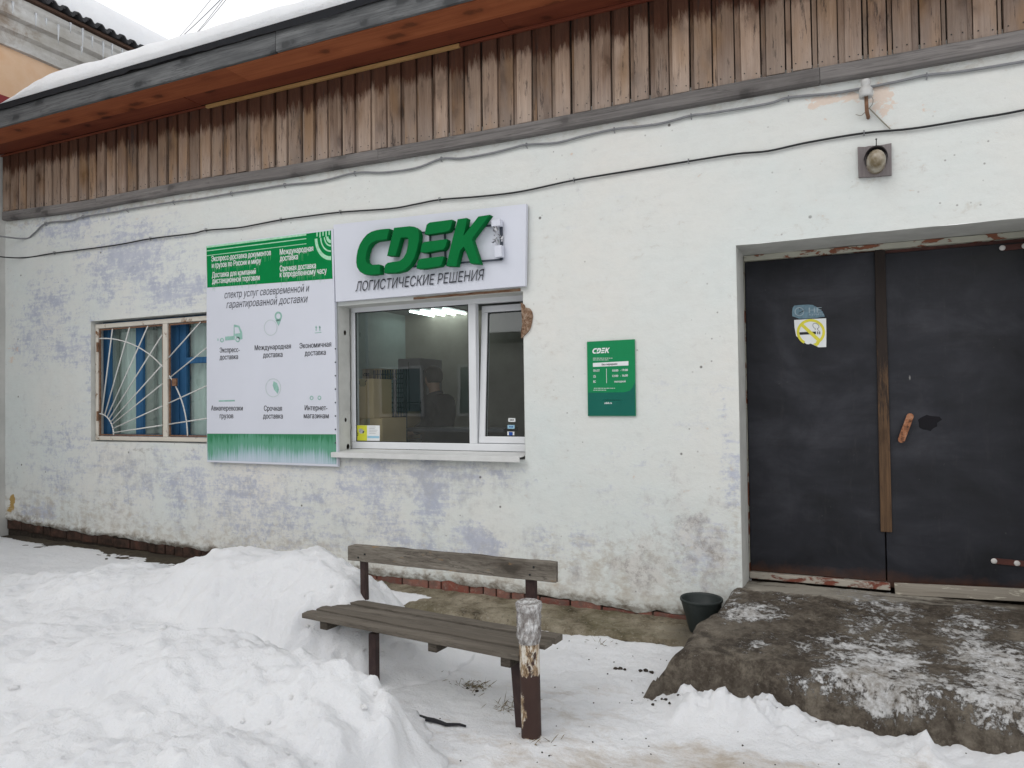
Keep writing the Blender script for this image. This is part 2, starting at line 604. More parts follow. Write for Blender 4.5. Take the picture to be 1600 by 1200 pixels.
n.bump(n.math('ADD', n.noise(13, 8, 0.78, P0), n.math('MULTIPLY', icem, 0.25)), 1.0, 0.035)
M['stoop'] = n.mat

n = N('mossy_concrete', 0.9, 0.2)
P0 = n.geo()
a = n.noise(4.5, 7, 0.7, P0)
c = n.ramp(a, (0.34, (0.075, 0.060, 0.038, 1)), (0.48, (0.24, 0.205, 0.145, 1)), (0.66, (0.42, 0.375, 0.285, 1)))
c = n.mix(n.ramp(n.noise(1.6, 4, 0.6, P0), (0.5, 0.0), (0.65, 0.5)), c, (0.09, 0.08, 0.03, 1))
c = n.mix(n.ramp(n.noise(45, 5, 0.7, P0), (0.56, 0.0), (0.70, 0.7)), c, (0.42, 0.39, 0.33, 1))
c = n.mix(n.ramp(n.noise(38, 5, 0.7, n.scaled(P0, (1, 1, 1), (4, 1, 2))), (0.58, 0.0), (0.70, 0.8)), c, (0.05, 0.04, 0.03, 1))
dk = n.math('ADD', n.attr('dirt'), n.math('MULTIPLY', n.math('SUBTRACT', a, 0.5), 1.0))
c = n.mix(n.ramp(dk, (0.4, 0.0), (0.8, 0.9)), c, (0.050, 0.040, 0.032, 1))
n.col(c)
n.bump(n.noise(18, 7, 0.78, P0), 1.0, 0.03)
M['apron'] = n.mat

# --- brick
n = N('red_brick', 0.9, 0.15)
rnd = n.geo('Random Per Island')
P0 = n.geo()
c = n.ramp(rnd, (0.0, (0.17, 0.062, 0.048, 1)), (0.5, (0.235, 0.085, 0.062, 1)), (1.0, (0.28, 0.14, 0.11, 1)))
c = n.mix(n.ramp(n.noise(14, 7, 0.75, P0), (0.42, 0.0), (0.62, 0.85)), c, (0.14, 0.10, 0.085, 1))
c = n.mix(n.ramp(n.noise(22, 6, 0.75, P0), (0.55, 0.0), (0.68, 0.7)), c, (0.33, 0.24, 0.20, 1))
n.col(c)
n.bump(n.noise(35, 5, 0.7, P0), 0.6, 0.01)
M['brick'] = n.mat
n = N('dirty_brick', 0.95, 0.1)
P0 = n.geo()
n.col(n.ramp(n.noise(11, 6, 0.7, P0), (0.35, (0.035, 0.026, 0.021, 1)), (0.55, (0.075, 0.046, 0.036, 1)), (0.72, (0.14, 0.062, 0.046, 1))))
n.bump(n.noise(30, 6, 0.75, P0), 0.8, 0.012)
M['dirty_brick'] = n.mat
n = N('broken_brick', 0.95, 0.1)
P0 = n.geo()
c = n.ramp(n.noise(38, 6, 0.75, P0), (0.32, (0.11, 0.062, 0.04, 1)), (0.5, (0.30, 0.19, 0.125, 1)), (0.7, (0.50, 0.41, 0.33, 1)))
n.col(c)
n.bump(n.noise(45, 6, 0.8, P0), 1.0, 0.02)
M['broken'] = n.mat

# --- gable boards: greyed below, brown where the boards stay unbleached at their tops
n = wood('gable_wood', (0.39, 0.275, 0.20, 1), (0.095, 0.050, 0.030, 1), (0.62, 0.47, 0.36, 1), 'z', 0.85, 0.9, 1.0, (0.040, 0.018, 0.010, 1), True, 0.7, 0.42, 'y', 5.0, 0.35)
base_c = n.b.inputs['Base Color'].links[0].from_socket
P0 = n.geo()
pz = n.xyz(P0)[2]
rnd = n.geo('Random Per Island')
off_ = n.math('MULTIPLY', rnd, 91.0)
Pv = n.scaled(P0, (1, 1, 1), n.comb(off_, off_, off_))
low = n.math('ADD', n.math('SUBTRACT', 4.02, pz), n.math('MULTIPLY', n.math('SUBTRACT', n.noise(3, 6, 0.7, n.scaled(Pv, (5, 5, 1))), 0.5), 0.5))
base_c = n.mix(n.ramp(n.math('MULTIPLY', low, 2.2), (0.0, 0.0), (0.8, 0.62)), base_c, n.mix(n.noise(6, 5, 0.7, n.scaled(Pv, (8, 8, 0.7))), (0.20, 0.165, 0.145, 1), (0.52, 0.445, 0.395, 1)))
tone = n.ramp(n.math('FRACT', n.math('MULTIPLY', rnd, 7.77)), (0.0, 0.70), (0.5, 0.95), (1.0, 1.12))
base_c = n.mix(1.0, base_c, tone, 'MULTIPLY')
warm = n.ramp(n.noise(1.5, 3, 0.5, n.scaled(Pv, (3, 3, 1))), (0.52, 0.0), (0.68, 0.5))
base_c = n.mix(warm, base_c, (0.30, 0.17, 0.075, 1))
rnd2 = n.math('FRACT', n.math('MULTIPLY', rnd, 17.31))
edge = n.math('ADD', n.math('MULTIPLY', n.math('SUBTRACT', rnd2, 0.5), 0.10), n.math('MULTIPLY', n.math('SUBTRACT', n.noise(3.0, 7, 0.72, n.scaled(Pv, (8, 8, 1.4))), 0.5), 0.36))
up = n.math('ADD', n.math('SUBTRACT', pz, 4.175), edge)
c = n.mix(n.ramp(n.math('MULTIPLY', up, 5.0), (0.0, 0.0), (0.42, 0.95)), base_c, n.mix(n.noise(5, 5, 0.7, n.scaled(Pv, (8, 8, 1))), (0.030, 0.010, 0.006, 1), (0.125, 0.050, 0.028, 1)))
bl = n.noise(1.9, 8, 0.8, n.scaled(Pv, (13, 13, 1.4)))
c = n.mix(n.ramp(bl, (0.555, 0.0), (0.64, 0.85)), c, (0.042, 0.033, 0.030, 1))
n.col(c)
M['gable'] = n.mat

M['trim_wood'] = wood('grey_trim_wood', (0.21, 0.195, 0.19, 1), (0.085, 0.078, 0.075, 1), (0.33, 0.31, 0.295, 1), 'x', 0.85, 0.8, 0.7, isl=True, shift=0.15, cracks=0.5).mat
M['fascia_wood'] = wood('grey_fascia_wood', (0.14, 0.143, 0.147, 1), (0.045, 0.047, 0.05, 1), (0.27, 0.275, 0.275, 1), 'x', 0.85, 0.8, 0.8, isl=True, shift=0.15, cracks=0.6).mat
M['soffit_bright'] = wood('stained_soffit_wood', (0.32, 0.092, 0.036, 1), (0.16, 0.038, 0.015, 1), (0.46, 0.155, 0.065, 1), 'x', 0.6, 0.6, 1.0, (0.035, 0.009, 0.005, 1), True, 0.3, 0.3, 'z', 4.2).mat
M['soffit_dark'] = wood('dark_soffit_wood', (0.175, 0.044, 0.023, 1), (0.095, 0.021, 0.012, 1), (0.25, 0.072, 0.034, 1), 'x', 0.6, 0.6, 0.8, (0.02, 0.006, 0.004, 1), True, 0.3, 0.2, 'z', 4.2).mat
M['new_wood'] = wood('yellow_batten_wood', (0.42, 0.25, 0.095, 1), (0.30, 0.16, 0.055, 1), (0.52, 0.33, 0.15, 1), 'x', 0.7, 0.8, 0.2, isl=False, shift=0.0).mat
M['bench_wood'] = wood('weathered_bench_wood', (0.112, 0.096, 0.078, 1), (0.024, 0.018, 0.013, 1), (0.25, 0.222, 0.186, 1), 'x', 0.85, 1.5, 0.4, isl=True, shift=0.35, bump=1.0, face='z', cracks=0.85).mat
n = wood('weathered_backrest_wood', (0.23, 0.208, 0.175, 1), (0.075, 0.062, 0.05, 1), (0.40, 0.37, 0.32, 1), 'x', 0.85, 1.2, 0.7, isl=True, shift=0.1, bump=0.7, cracks=0.6)
bc = n.b.inputs['Base Color'].links[0].from_socket
n.col(n.mix(n.ramp(n.noise(5, 5, 0.7, n.scaled(None, (1, 5, 5))), (0.62, 0.0), (0.7, 0.6)), bc, (0.33, 0.19, 0.075, 1)))
M['backrest_wood'] = n.mat
n = wood('flaking_batten_wood', (0.15, 0.082, 0.042, 1), (0.045, 0.029, 0.02, 1), (0.235, 0.14, 0.075, 1), 'z', 0.8, 1.4, 0.3, isl=False, shift=0)
bc = n.b.inputs['Base Color'].links[0].from_socket
pz = n.xyz(n.geo())[2]
fl = n.math('ADD', n.math('MULTIPLY', n.math('SUBTRACT', pz, 1.55), 0.28), n.noise(5, 7, 0.75, n.scaled(None, (5, 5, 0.6))))
n.col(n.mix(n.ramp(fl, (0.46, 0.0), (0.6, 0.92)), bc, (0.022, 0.018, 0.017, 1)))
M['batten'] = n.mat
n = wood('pale_plank_wood', (0.30, 0.27, 0.225, 1), (0.19, 0.165, 0.135, 1), (0.39, 0.36, 0.31, 1), 'x', 0.85, 0.8, 0.2, isl=False, shift=0)
bc = n.b.inputs['Base Color'].links[0].from_socket
n.col(n.mix(n.ramp(n.noise(4, 6, 0.7, n.scaled(None, (1, 6, 6))), (0.57, 0.0), (0.63, 0.9)), bc, (0.60, 0.57, 0.47, 1)))
M['pale_plank'] = n.mat


def peeling(name, paint, under, lo=0.54, hi=0.56, scale=9.0, st=(1, 1, 1)):
    n = N(name, 0.75, 0.25)
    P_ = n.scaled(n.geo(), st)
    f = n.noise(scale, 7, 0.62, P_, 0.4)
    m = n.ramp(f, (lo, 0.0), (hi, 1.0))
    pc = n.mix(n.noise(6, 4), tuple(x * 0.85 for x in paint[:3]) + (1,), paint)
    uc = n.mix(n.noise(14, 4), tuple(x * 0.6 for x in under[:3]) + (1,), under)
    n.col(n.mix(m, pc, uc))
    n.bump(n.math('SUBTRACT', 1.0, m), 0.6, 0.004)
    return n.mat


M['door_frame'] = peeling('peeling_cream_paint', (0.46, 0.455, 0.38, 1), (0.27, 0.105, 0.06, 1), 0.52, 0.535, 6.0, (1, 1, 2.2))
M['threshold'] = peeling('peeling_threshold_paint', (0.42, 0.385, 0.33, 1), (0.235, 0.075, 0.05, 1), 0.5, 0.56, 7.0, (1, 1, 2.5))
M['grille_paint'] = peeling('rusty_white_paint', (0.66, 0.62, 0.545, 1), (0.25, 0.115, 0.045, 1), 0.60, 0.68, 10.0)
M['grille_bar'] = peeling('white_bar_paint', (0.70, 0.70, 0.67, 1), (0.36, 0.23, 0.13, 1), 0.66, 0.74, 6.0)

n = N('black_sheet_door', 0.42, 0.3)
P0 = n.geo()
a = n.noise(1.6, 5, 0.62, n.scaled(P0, (1, 1, 1.5)), 0.4)
c = n.ramp(a, (0.28, (0.0035, 0.004, 0.006, 1)), (0.5, (0.0155, 0.0165, 0.0225, 1)), (0.72, (0.040, 0.041, 0.050, 1)))
c = n.mix(n.ramp(n.noise(2.5, 7, 0.75, n.scaled(P0, (0.7, 1, 5))), (0.50, 0.0), (0.72, 0.75)), c, (0.0095, 0.0095, 0.012, 1))
c = n.mix(n.ramp(n.noise(5.5, 7, 0.78, n.scaled(P0, (3, 1, 0.5))), (0.56, 0.0), (0.8, 0.35)), c, (0.055, 0.053, 0.055, 1))
c = n.mix(n.ramp(n.noise(34, 6, 0.8, n.scaled(P0, (1, 1, 0.7))), (0.66, 0.0), (0.72, 0.5)), c, (0.13, 0.125, 0.12, 1))
c = n.mix(n.ramp(n.voro(4.0, n.scaled(P0, (1, 1, 0.35))), (0.012, 0.9), (0.03, 0.0)), c, (0.30, 0.29, 0.28, 1))
pz = n.xyz(P0)[2]
rs = n.math('ADD', n.math('SUBTRACT', 0.445, pz), n.math('MULTIPLY', n.math('SUBTRACT', n.noise(9, 6, 0.7, P0), 0.5), 0.16))
c = n.mix(n.ramp(n.math('MULTIPLY', rs, 8), (0.0, 0.0), (0.6, 0.75)), c, (0.075, 0.032, 0.018, 1))
n.col(c)
n.rough(n.ramp(a, (0.3, 0.36), (0.7, 0.55)))
n.bump(n.noise(1.8, 4, 0.5, P0), 0.25, 0.03)
M['door'] = n.mat
M['paint_blot'] = plain('black_paint_blot', (0.004, 0.0035, 0.006, 1), 0.5, 0.2)
M['hinge'] = plain('oxide_red_paint', (0.075, 0.026, 0.02, 1), 0.55, 0.3, 0.3, 20)
M['bolt'] = plain('whitewashed_bolt', (0.62, 0.60, 0.58, 1), 0.5, 0.4)
n = N('rusty_handle_metal', 0.8, 0.3)
c = n.ramp(n.noise(28, 5, 0.7), (0.35, (0.06, 0.028, 0.018, 1)), (0.5, (0.30, 0.125, 0.062, 1)), (0.7, (0.42, 0.235, 0.15, 1)))
n.col(c)
M['handle'] = n.mat

M['upvc'] = plain('white_plastic', (0.70, 0.715, 0.735, 1), 0.35, 0.4, 0.04, 3)
M['gasket'] = plain('black_rubber', (0.018, 0.02, 0.02, 1), 0.6, 0.3)
M['sill'] = plain('painted_metal_sill', (0.62, 0.625, 0.615, 1), 0.45, 0.35, 0.08, 6)
M['blue_wood'] = wood('blue_painted_wood', (0.030, 0.115, 0.245, 1), (0.018, 0.075, 0.17, 1), (0.05, 0.16, 0.31, 1), 'z', 0.6, 0.7, 0.0, isl=False, shift=0, bump=0.2).mat
M['inner_wood'] = plain('grey_painted_wood', (0.34, 0.36, 0.34, 1), 0.7, 0.3)
n = N('pale_green_curtain', 0.9, 0.1)
cv = n.noise(3.0, 3, 0.5, n.scaled(None, (4, 1, 0.3)))
n.col(n.ramp(cv, (0.3, (0.74, 0.83, 0.80, 1)), (0.7, (0.84, 0.91, 0.88, 1))))
M['curtain'] = n.mat


def glass(name, tint, refl=1.0):
    m = bpy.data.materials.new(name)
    m.use_nodes = True
    nt = m.node_tree
    nt.nodes.clear()
    out = nt.nodes.new('ShaderNodeOutputMaterial')
    tr = nt.nodes.new('ShaderNodeBsdfTransparent')
    tr.inputs[0].default_value = tint
    gl = nt.nodes.new('ShaderNodeBsdfGlossy')
    gl.inputs['Roughness'].default_value = 0.02
    gl.inputs['Color'].default_value = (0.95, 0.97, 0.97, 1)
    fr = nt.nodes.new('ShaderNodeFresnel')
    ge = nt.nodes.new('ShaderNodeNewGeometry')
    io = nt.nodes.new('ShaderNodeMath')
    io.operation = 'MULTIPLY_ADD'      # the same pane seen from either side
    io.inputs[1].default_value = 1 / 1.5 - 1.5
    io.inputs[2].default_value = 1.5
    nt.links.new(ge.outputs['Backfacing'], io.inputs[0])
    nt.links.new(io.outputs[0], fr.inputs[0])
    mu = nt.nodes.new('ShaderNodeMath')
    mu.operation = 'MULTIPLY'
    mu.inputs[1].default_value = 2.0 * refl
    mu.use_clamp = True
    mx_ = nt.nodes.new('ShaderNodeMixShader')
    tc = nt.nodes.new('ShaderNodeTexCoord')
    nz = nt.nodes.new('ShaderNodeTexNoise')
    nz.inputs['Scale'].default_value = 1.3
    bp = nt.nodes.new('ShaderNodeBump')
    bp.inputs['Strength'].default_value = 0.04
    bp.inputs['Distance'].default_value = 0.02
    nt.links.new(tc.outputs['Object'], nz.inputs['Vector'])
    nt.links.new(nz.outputs['Fac'], bp.inputs['Height'])
    nt.links.new(bp.outputs[0], gl.inputs['Normal'])
    nt.links.new(fr.outputs[0], mu.inputs[0])
    nt.links.new(mu.outputs[0], mx_.inputs[0])
    nt.links.new(tr.outputs[0], mx_.inputs[1])
    nt.links.new(gl.outputs[0], mx_.inputs[2])
    nt.links.new(mx_.outputs[0], out.inputs[0])
    return m


M['glass'] = glass('window_glass', (0.80, 0.86, 0.84, 1), 1.25)
M['old_glass'] = glass('old_window_glass', (0.74, 0.81, 0.79, 1), 1.2)

M['sign_white'] = plain('white_banner_vinyl', (0.625, 0.645, 0.715, 1), 0.5, 0.25, 0.025, 2.0)
M['letter_green'] = plain('green_letter_plastic', (0.0025, 0.145, 0.037, 1), 0.65, 0.08, 0.05, 4)
M['poster_green'] = plain('green_print', (0.001, 0.20, 0.052, 1), 0.65, 0.08, 0.08, 6)
M['poster_pale'] = plain('pale_green_print', (0.36, 0.66, 0.45, 1), 0.5, 0.3, 0.2, 30)
M['poster_mid'] = plain('washed_green_print', (0.12, 0.42, 0.20, 1), 0.5, 0.3, 0.25, 30)
M['print_white'] = plain('white_print', (0.72, 0.74, 0.74, 1), 0.5, 0.3, 0.05)
M['print_grey'] = plain('dark_grey_print', (0.035, 0.037, 0.05, 1), 0.5, 0.3)
M['print_text'] = plain('black_print', (0.018, 0.018, 0.022, 1), 0.5, 0.3)
M['icon_green'] = plain('faded_icon_print', (0.27, 0.47, 0.41, 1), 0.5, 0.3, 0.2, 25)
M['icon_pale'] = plain('bleached_icon_print', (0.50, 0.56, 0.58, 1), 0.5, 0.3, 0.1, 25)
n = N('washed_out_green_band', 0.5, 0.3)
oz = n.xyz(n.geo())
st_ = n.noise(2.0, 4, 0.7, n.scaled(n.geo(), (55, 1, 1.0)))
st2 = n.noise(1.6, 3, 0.6, n.geo())
hh = n.math('DIVIDE', n.math('SUBTRACT', oz[2], 1.065), 0.29)
q = n.math('ADD', n.math('ADD', hh, 0.13), n.math('ADD', n.math('MULTIPLY', n.math('SUBTRACT', st_, 0.5), 1.3), n.math('MULTIPLY', n.math('SUBTRACT', st2, 0.5), 0.9)))
n.col(n.ramp(q, (0.15, (0.47, 0.55, 0.63, 1)), (0.40, (0.33, 0.47, 0.50, 1)), (0.62, (0.115, 0.32, 0.225, 1)), (0.85, (0.10, 0.31, 0.20, 1)), (1.1, (0.03, 0.20, 0.09, 1))))
M['band'] = n.mat
M['plaque_green'] = plain('plaque_green', (0.002, 0.215, 0.075, 1), 0.3, 0.4, 0.04)
M['plaque_teal'] = plain('plaque_teal', (0.001, 0.115, 0.085, 1), 0.3, 0.4, 0.04)
M['dark_steel'] = plain('dark_steel', (0.035, 0.045, 0.065, 1), 0.5, 0.4)
n = N('crumpled_foil', 0.3, 0.5, 0.6)
n.col(n.ramp(n.noise(40, 4, 0.6), (0.4, (0.12, 0.12, 0.13, 1)), (0.55, (0.7, 0.7, 0.72, 1))))
M['foil'] = n.mat
M['yellow_print'] = plain('yellow_print', (0.66, 0.60, 0.055, 1), 0.5, 0.3, 0.08, 20)
M['card_yellow'] = plain('card_yellow', (0.62, 0.63, 0.05, 1), 0.5, 0.3, 0.04)
M['card_blue'] = plain('card_pale_blue', (0.30, 0.52, 0.65, 1), 0.5, 0.3, 0.04)
M['sticker_blue'] = plain('sticker_grey_blue', (0.12, 0.20, 0.25, 1), 0.5, 0.3, 0.25, 30)
M['sticker_faint'] = plain('sticker_faint_print', (0.27, 0.34, 0.38, 1), 0.5, 0.3, 0.2, 30)
M['deep_blue'] = plain('deep_blue_print', (0.01, 0.07, 0.33, 1), 0.4, 0.4)

M['cable_grey'] = plain('grey_cable_sheath', (0.205, 0.21, 0.22, 1), 0.55, 0.3, 0.1, 20)
M['cable_black'] = plain('black_cable_sheath', (0.013, 0.014, 0.016, 1), 0.45, 0.35, 0.1, 20)
M['wire'] = plain('dull_wire', (0.24, 0.215, 0.17, 1), 0.6, 0.4, 0.1)
M['porcelain'] = plain('dusty_porcelain', (0.50, 0.50, 0.49, 1), 0.35, 0.5, 0.08)
M['rust'] = plain('rusty_iron', (0.19, 0.105, 0.065, 1), 0.85, 0.2, 0.4, 40)
M['lamp_plate'] = wood('grey_lamp_board', (0.235, 0.21, 0.21, 1), (0.15, 0.13, 0.13, 1), (0.30, 0.275, 0.27, 1), 'z', 0.8, 0.8, 0.0, isl=False, shift=0).mat
M['lamp_hood'] = plain('dark_lamp_rim', (0.032, 0.027, 0.027, 1), 0.6, 0.3, 0.2, 30)
n = N('dusty_lamp_glass', 0.3, 0.5)
dz = n.noise(13, 4, 0.6)
n.col(n.ramp(dz, (0.35, (0.16, 0.12, 0.06, 1)), (0.6, (0.36, 0.315, 0.245, 1))))
n.b.inputs['Coat Weight'].default_value = 0.4
M['lamp_glass'] = n.mat

n = N('brown_painted_steel', 0.5, 0.4)
n.col(n.mix(n.ramp(n.noise(14, 5, 0.7), (0.45, 0.0), (0.7, 1.0)), (0.032, 0.016, 0.015, 1), (0.06, 0.034, 0.028, 1)))
M['bench_steel'] = n.mat
n = N('flaking_pipe_paint', 0.65, 0.3)
P0 = n.geo()
px_ = n.xyz(P0)
f1 = n.noise(30, 6, 0.7, n.scaled(P0, (1, 1, 0.45)))
side = n.attr('worn')
wm = n.math('ADD', side, n.math('MULTIPLY', n.math('SUBTRACT', f1, 0.5), 1.7))
uc = n.ramp(n.noise(45, 5, 0.7, n.scaled(P0, (1, 1, 0.4))), (0.36, (0.10, 0.058, 0.03, 1)), (0.48, (0.33, 0.24, 0.15, 1)), (0.56, (0.58, 0.54, 0.47, 1)), (0.75, (0.70, 0.68, 0.64, 1)))
c = n.mix(n.ramp(wm, (0.48, 0.0), (0.56, 1.0)), n.mix(n.noise(8, 4), (0.030, 0.015, 0.013, 1), (0.062, 0.034, 0.026, 1)), uc)
n.col(c)
n.bump(wm, 0.3, 0.004)
M['pipe'] = n.mat
n = N('clear_film_wrap', 0.22, 0.6)
f = n.voro(34, n.scaled(None, (1, 1, 0.55)), 'DISTANCE_TO_EDGE')
n.col(n.ramp(n.noise(36, 5, 0.7, n.scaled(None, (1, 1, 0.5))), (0.36, (0.14, 0.12, 0.11, 1)), (0.5, (0.30, 0.285, 0.275, 1)), (0.64, (0.60, 0.60, 0.60, 1))))
n.bump(f, 0.9, 0.02)
M['film'] = n.mat
M['bucket'] = plain('dark_green_grey_plastic', (0.024, 0.031, 0.030, 1), 0.5, 0.35, 0.2, 7)
M['grass'] = plain('dead_grass', (0.16, 0.125, 0.065, 1), 0.9, 0.1, 0.35, 30)
M['soil'] = plain('dark_soil', (0.045, 0.037, 0.03, 1), 0.9, 0.1, 0.4, 30, bump=0.8)
M['strip'] = plain('black_rubber_strip', (0.016, 0.016, 0.02, 1), 0.6, 0.3)

# --- neighbour and far things
n = N('orange_plaster', 0.9, 0.15)
P0 = n.geo()
c = n.mix(n.ramp(n.noise(1.2, 5, 0.65, P0), (0.35, 0.0), (0.7, 1.0)), (0.60, 0.385, 0.225, 1), (0.70, 0.52, 0.38, 1))
c = n.mix(n.ramp(n.noise(2.4, 4, 0.6, P0), (0.58, 0.0), (0.7, 0.4)), c, (0.55, 0.28, 0.12, 1))
n.col(c)
n.bump(n.noise(15, 5, 0.6, P0), 0.3, 0.01)
M['orange'] = n.mat
n = N('grimy_cornice', 0.9, 0.15)
P0 = n.geo()
c = n.mix(n.ramp(n.noise(1.6, 5, 0.7, n.scaled(P0, (1, 1, 2))), (0.35, 0.0), (0.65, 1.0)), (0.40, 0.385, 0.35, 1), (0.60, 0.60, 0.585, 1))
yy = n.xyz(P0)[1]
dk = n.math('ADD', n.math('MULTIPLY', n.math('SUBTRACT', 0.55, yy), 0.9), n.math('MULTIPLY', n.math('SUBTRACT', n.noise(5, 6, 0.7, P0, 0.6), 0.5), 2.2))
c = n.mix(n.ramp(dk, (0.35, 0.0), (0.9, 0.85)), c, (0.22, 0.16, 0.11, 1))
n.col(c)
n.bump(n.noise(12, 5, 0.7, P0), 0.5, 0.02)
M['cornice'] = n.mat
M['pale_wall'] = plain('pale_wall_plaster', (0.45, 0.45, 0.43, 1), 0.9, 0.15, 0.15, 2.5, bump=0.4)
M['slate'] = plain('dark_slate_sheet', (0.042, 0.042, 0.045, 1), 0.85, 0.2, 0.25, 10)
M['roof_felt'] = plain('black_roofing_felt', (0.012, 0.013, 0.016, 1), 0.8, 0.2, 0.2, 10)
M['red_metal'] = plain('red_painted_metal', (0.21, 0.012, 0.016, 1), 0.5, 0.35, 0.1)
n = N('ice', 0.15, 0.6)
n.col((0.72, 0.75, 0.78, 1))
n.b.inputs['Transmission Weight'].default_value = 0.45
M['ice'] = n.mat
M['eave_board'] = wood('brown_eave_board', (0.12, 0.07, 0.05, 1), (0.06, 0.035, 0.025, 1), (0.2, 0.13, 0.1, 1), 'y', 0.85, 0.8, 0.2, isl=False, shift=0).mat

# --- inside the office
n = N('office_wallpaper', 0.9, 0.1)
c = n.mix(n.ramp(n.noise(2.5, 5, 0.6, n.geo()), (0.35, 0.0), (0.7, 1.0)), (0.36, 0.33, 0.285, 1), (0.46, 0.42, 0.37, 1))
n.col(c)
M['room_wall'] = n.mat
M['room_side'] = plain('pale_green_partition', (0.33, 0.385, 0.37, 1), 0.8, 0.2, 0.04)
M['room_floor'] = plain('office_floor', (0.16, 0.14, 0.12, 1), 0.6, 0.3)
M['ceiling'] = plain('office_ceiling', (0.30, 0.31, 0.30, 1), 0.9, 0.1, 0.03)
n = N('lamp_tube', 0.5, 0.3)
n.col((0.9, 0.95, 0.95, 1))
n.b.inputs['Emission Color'].default_value = (0.88, 1.0, 0.97, 1)
n.b.inputs['Emission Strength'].default_value = 10.0
M['tube'] = n.mat
n = N('cardboard', 0.85, 0.15)
n.col(n.mix(n.noise(3, 4), (0.52, 0.37, 0.20, 1), (0.62, 0.46, 0.27, 1)))
M['cardboard'] = n.mat
M['tape'] = plain('packing_tape', (0.36, 0.30, 0.15, 1), 0.3, 0.5)
M['rack'] = plain('black_wire', (0.06, 0.062, 0.062, 1), 0.5, 0.4)
M['locker'] = plain('lilac_grey_locker', (0.40, 0.40, 0.46, 1), 0.5, 0.4, 0.04)
M['desk'] = plain('dark_desk_laminate', (0.05, 0.055, 0.075, 1), 0.4, 0.4)
M['skin'] = plain('skin', (0.50, 0.29, 0.21, 1), 0.6, 0.3, 0.05)
M['hair'] = plain('dark_hair', (0.018, 0.014, 0.012, 1), 0.6, 0.3, 0.3, 60)
M['jacket'] = plain('navy_jacket_cloth', (0.006, 0.008, 0.018, 1), 0.9, 0.05, 0.25, 12, bump=0.4)
M['trousers'] = plain('dark_trouser_cloth', (0.02, 0.02, 0.024, 1), 0.9, 0.1)
# --- across the yard
M['yard_wall'] = plain('yard_building_plaster', (0.40, 0.395, 0.365, 1), 0.9, 0.1, 0.2, 1.5)
M['yard_pane'] = plain('yard_window_dark', (0.09, 0.15, 0.15, 1), 0.25, 0.5, 0.25, 1.2)
M['yard_frame'] = plain('yard_window_white', (0.62, 0.63, 0.62, 1), 0.5, 0.3)


# ================================================================== the building
JX = -8.5                 # inner corner where the facade meets the neighbour's wall
RX = 4.0                  # how far the facade is built to the right
SOF = 4.41                # underside of the eave
building = thing('shop_building', (-2.2, 0, 0), 'low whitewashed brick building with a weathered plank gable and black double doors', 'building')

zp_pts = [(-9, .36), (-8.48, .344), (-7.5, .293), (-5.6, .229), (-4.3, .203), (-3.44, .172), (-2.5, .166), (-1.9, .142), (-1.29, .116), (-.6, .117), (5, .11)]


def zp(x):
    for (a, za), (b, zb) in zip(zp_pts, zp_pts[1:]):
        if x <= b: return za + (zb - za) * (x - a) / (b - a)
    return .11


BW = dict(x0=-7.06, x1=-5.18, z0=1.237, z1=2.487)
PW = dict(x0=-3.885, x1=W(819, 600, 0).x, z0=1.165, z1=2.44)
DR = dict(x0=-.589, x1=1.20, z0=.0, z1=2.637)
HOLES = (BW, PW, DR)
BLOBS = {
    'lav': [(80, 480, 60, 60, .34), (120, 545, 70, 26, .42), (60, 520, 45, 50, .38), (110, 348, 75, 30, .40), (205, 400, 75, 48, .52), (265, 455, 75, 30, .46), (165, 450, 40, 26, .36), (330, 350, 60, 30, .12),
            (150, 580, 16, 90, .42), (300, 760, 190, 60, .34), (400, 790, 90, 70, .36), (575, 760, 60, 50, .44), (670, 760, 40, 60, .46), (742, 848, 42, 28, .62), (742, 745, 100, 26, .32), (100, 720, 80, 90, .26),
            (625, 845, 50, 40, .40), (1146, 725, 18, 70, .44), (1130, 640, 14, 50, .24), (1100, 860, 50, 60, .40), (58, 800, 24, 12, .6), (460, 810, 100, 50, .34), (820, 640, 14, 60, .1), (985, 760, 70, 90, .16), (1050, 640, 80, 90, .12), (880, 850, 90, 40, .22), (940, 330, 120, 60, .1), (560, 310, 60, 30, .06)],
    'grey': [(210, 735, 100, 45, .5), (680, 745, 150, 45, .55), (420, 765, 120, 50, .38), (600, 840, 320, 50, .3), (900, 860, 150, 60, .3), (60, 700, 60, 110, .26), (1000, 780, 150, 130, .22)],
    'beige': [(150, 805, 80, 32, .45), (70, 790, 50, 25, .4), (960, 890, 140, 46, .5), (1120, 880, 40, 90, .42), (1350, 285, 22, 14, .4), (1420, 250, 70, 40, .22), (850, 460, 30, 110, .22), (1230, 360, 90, 14, .25), (1010, 350, 70, 70, .16), (1150, 820, 16, 90, .4), (850, 620, 50, 100, .15), (1500, 330, 120, 30, .2)],
    'peach': [(1378, 155, 22, 18, .8), (1300, 153, 70, 9, .66), (1330, 150, 30, 12, .66), (1381, 172, 11, 14, .75), (1300, 184, 16, 5, .45), (1270, 170, 12, 5, .4), (22, 545, 10, 6, .4), (18, 560, 8, 5, .4), (1460, 170, 30, 8, .3), (1430, 250, 20, 30, .2)],
    'flake': [(1080, 845, 75, 70, .55), (1030, 885, 90, 50, .55), (1125, 895, 50, 46, .62), (980, 800, 60, 50, .2), (930, 885, 90, 40, .28), (1060, 760, 70, 60, .12), (110, 820, 60, 20, .2), (1400, 240, 100, 40, .02)],
    'dirt': [(32, 812, 46, 11, .55), (235, 703, 95, 7, .36), (1353, 281, 16, 5, .3), (1150, 905, 20, 20, .3), (540, 722, 20, 4, .3), (90, 815, 60, 14, .3)],
    'ochre': [(19, 783, 5, 13, .9), (16, 795, 7, 8, .7)],
}
_B = {}
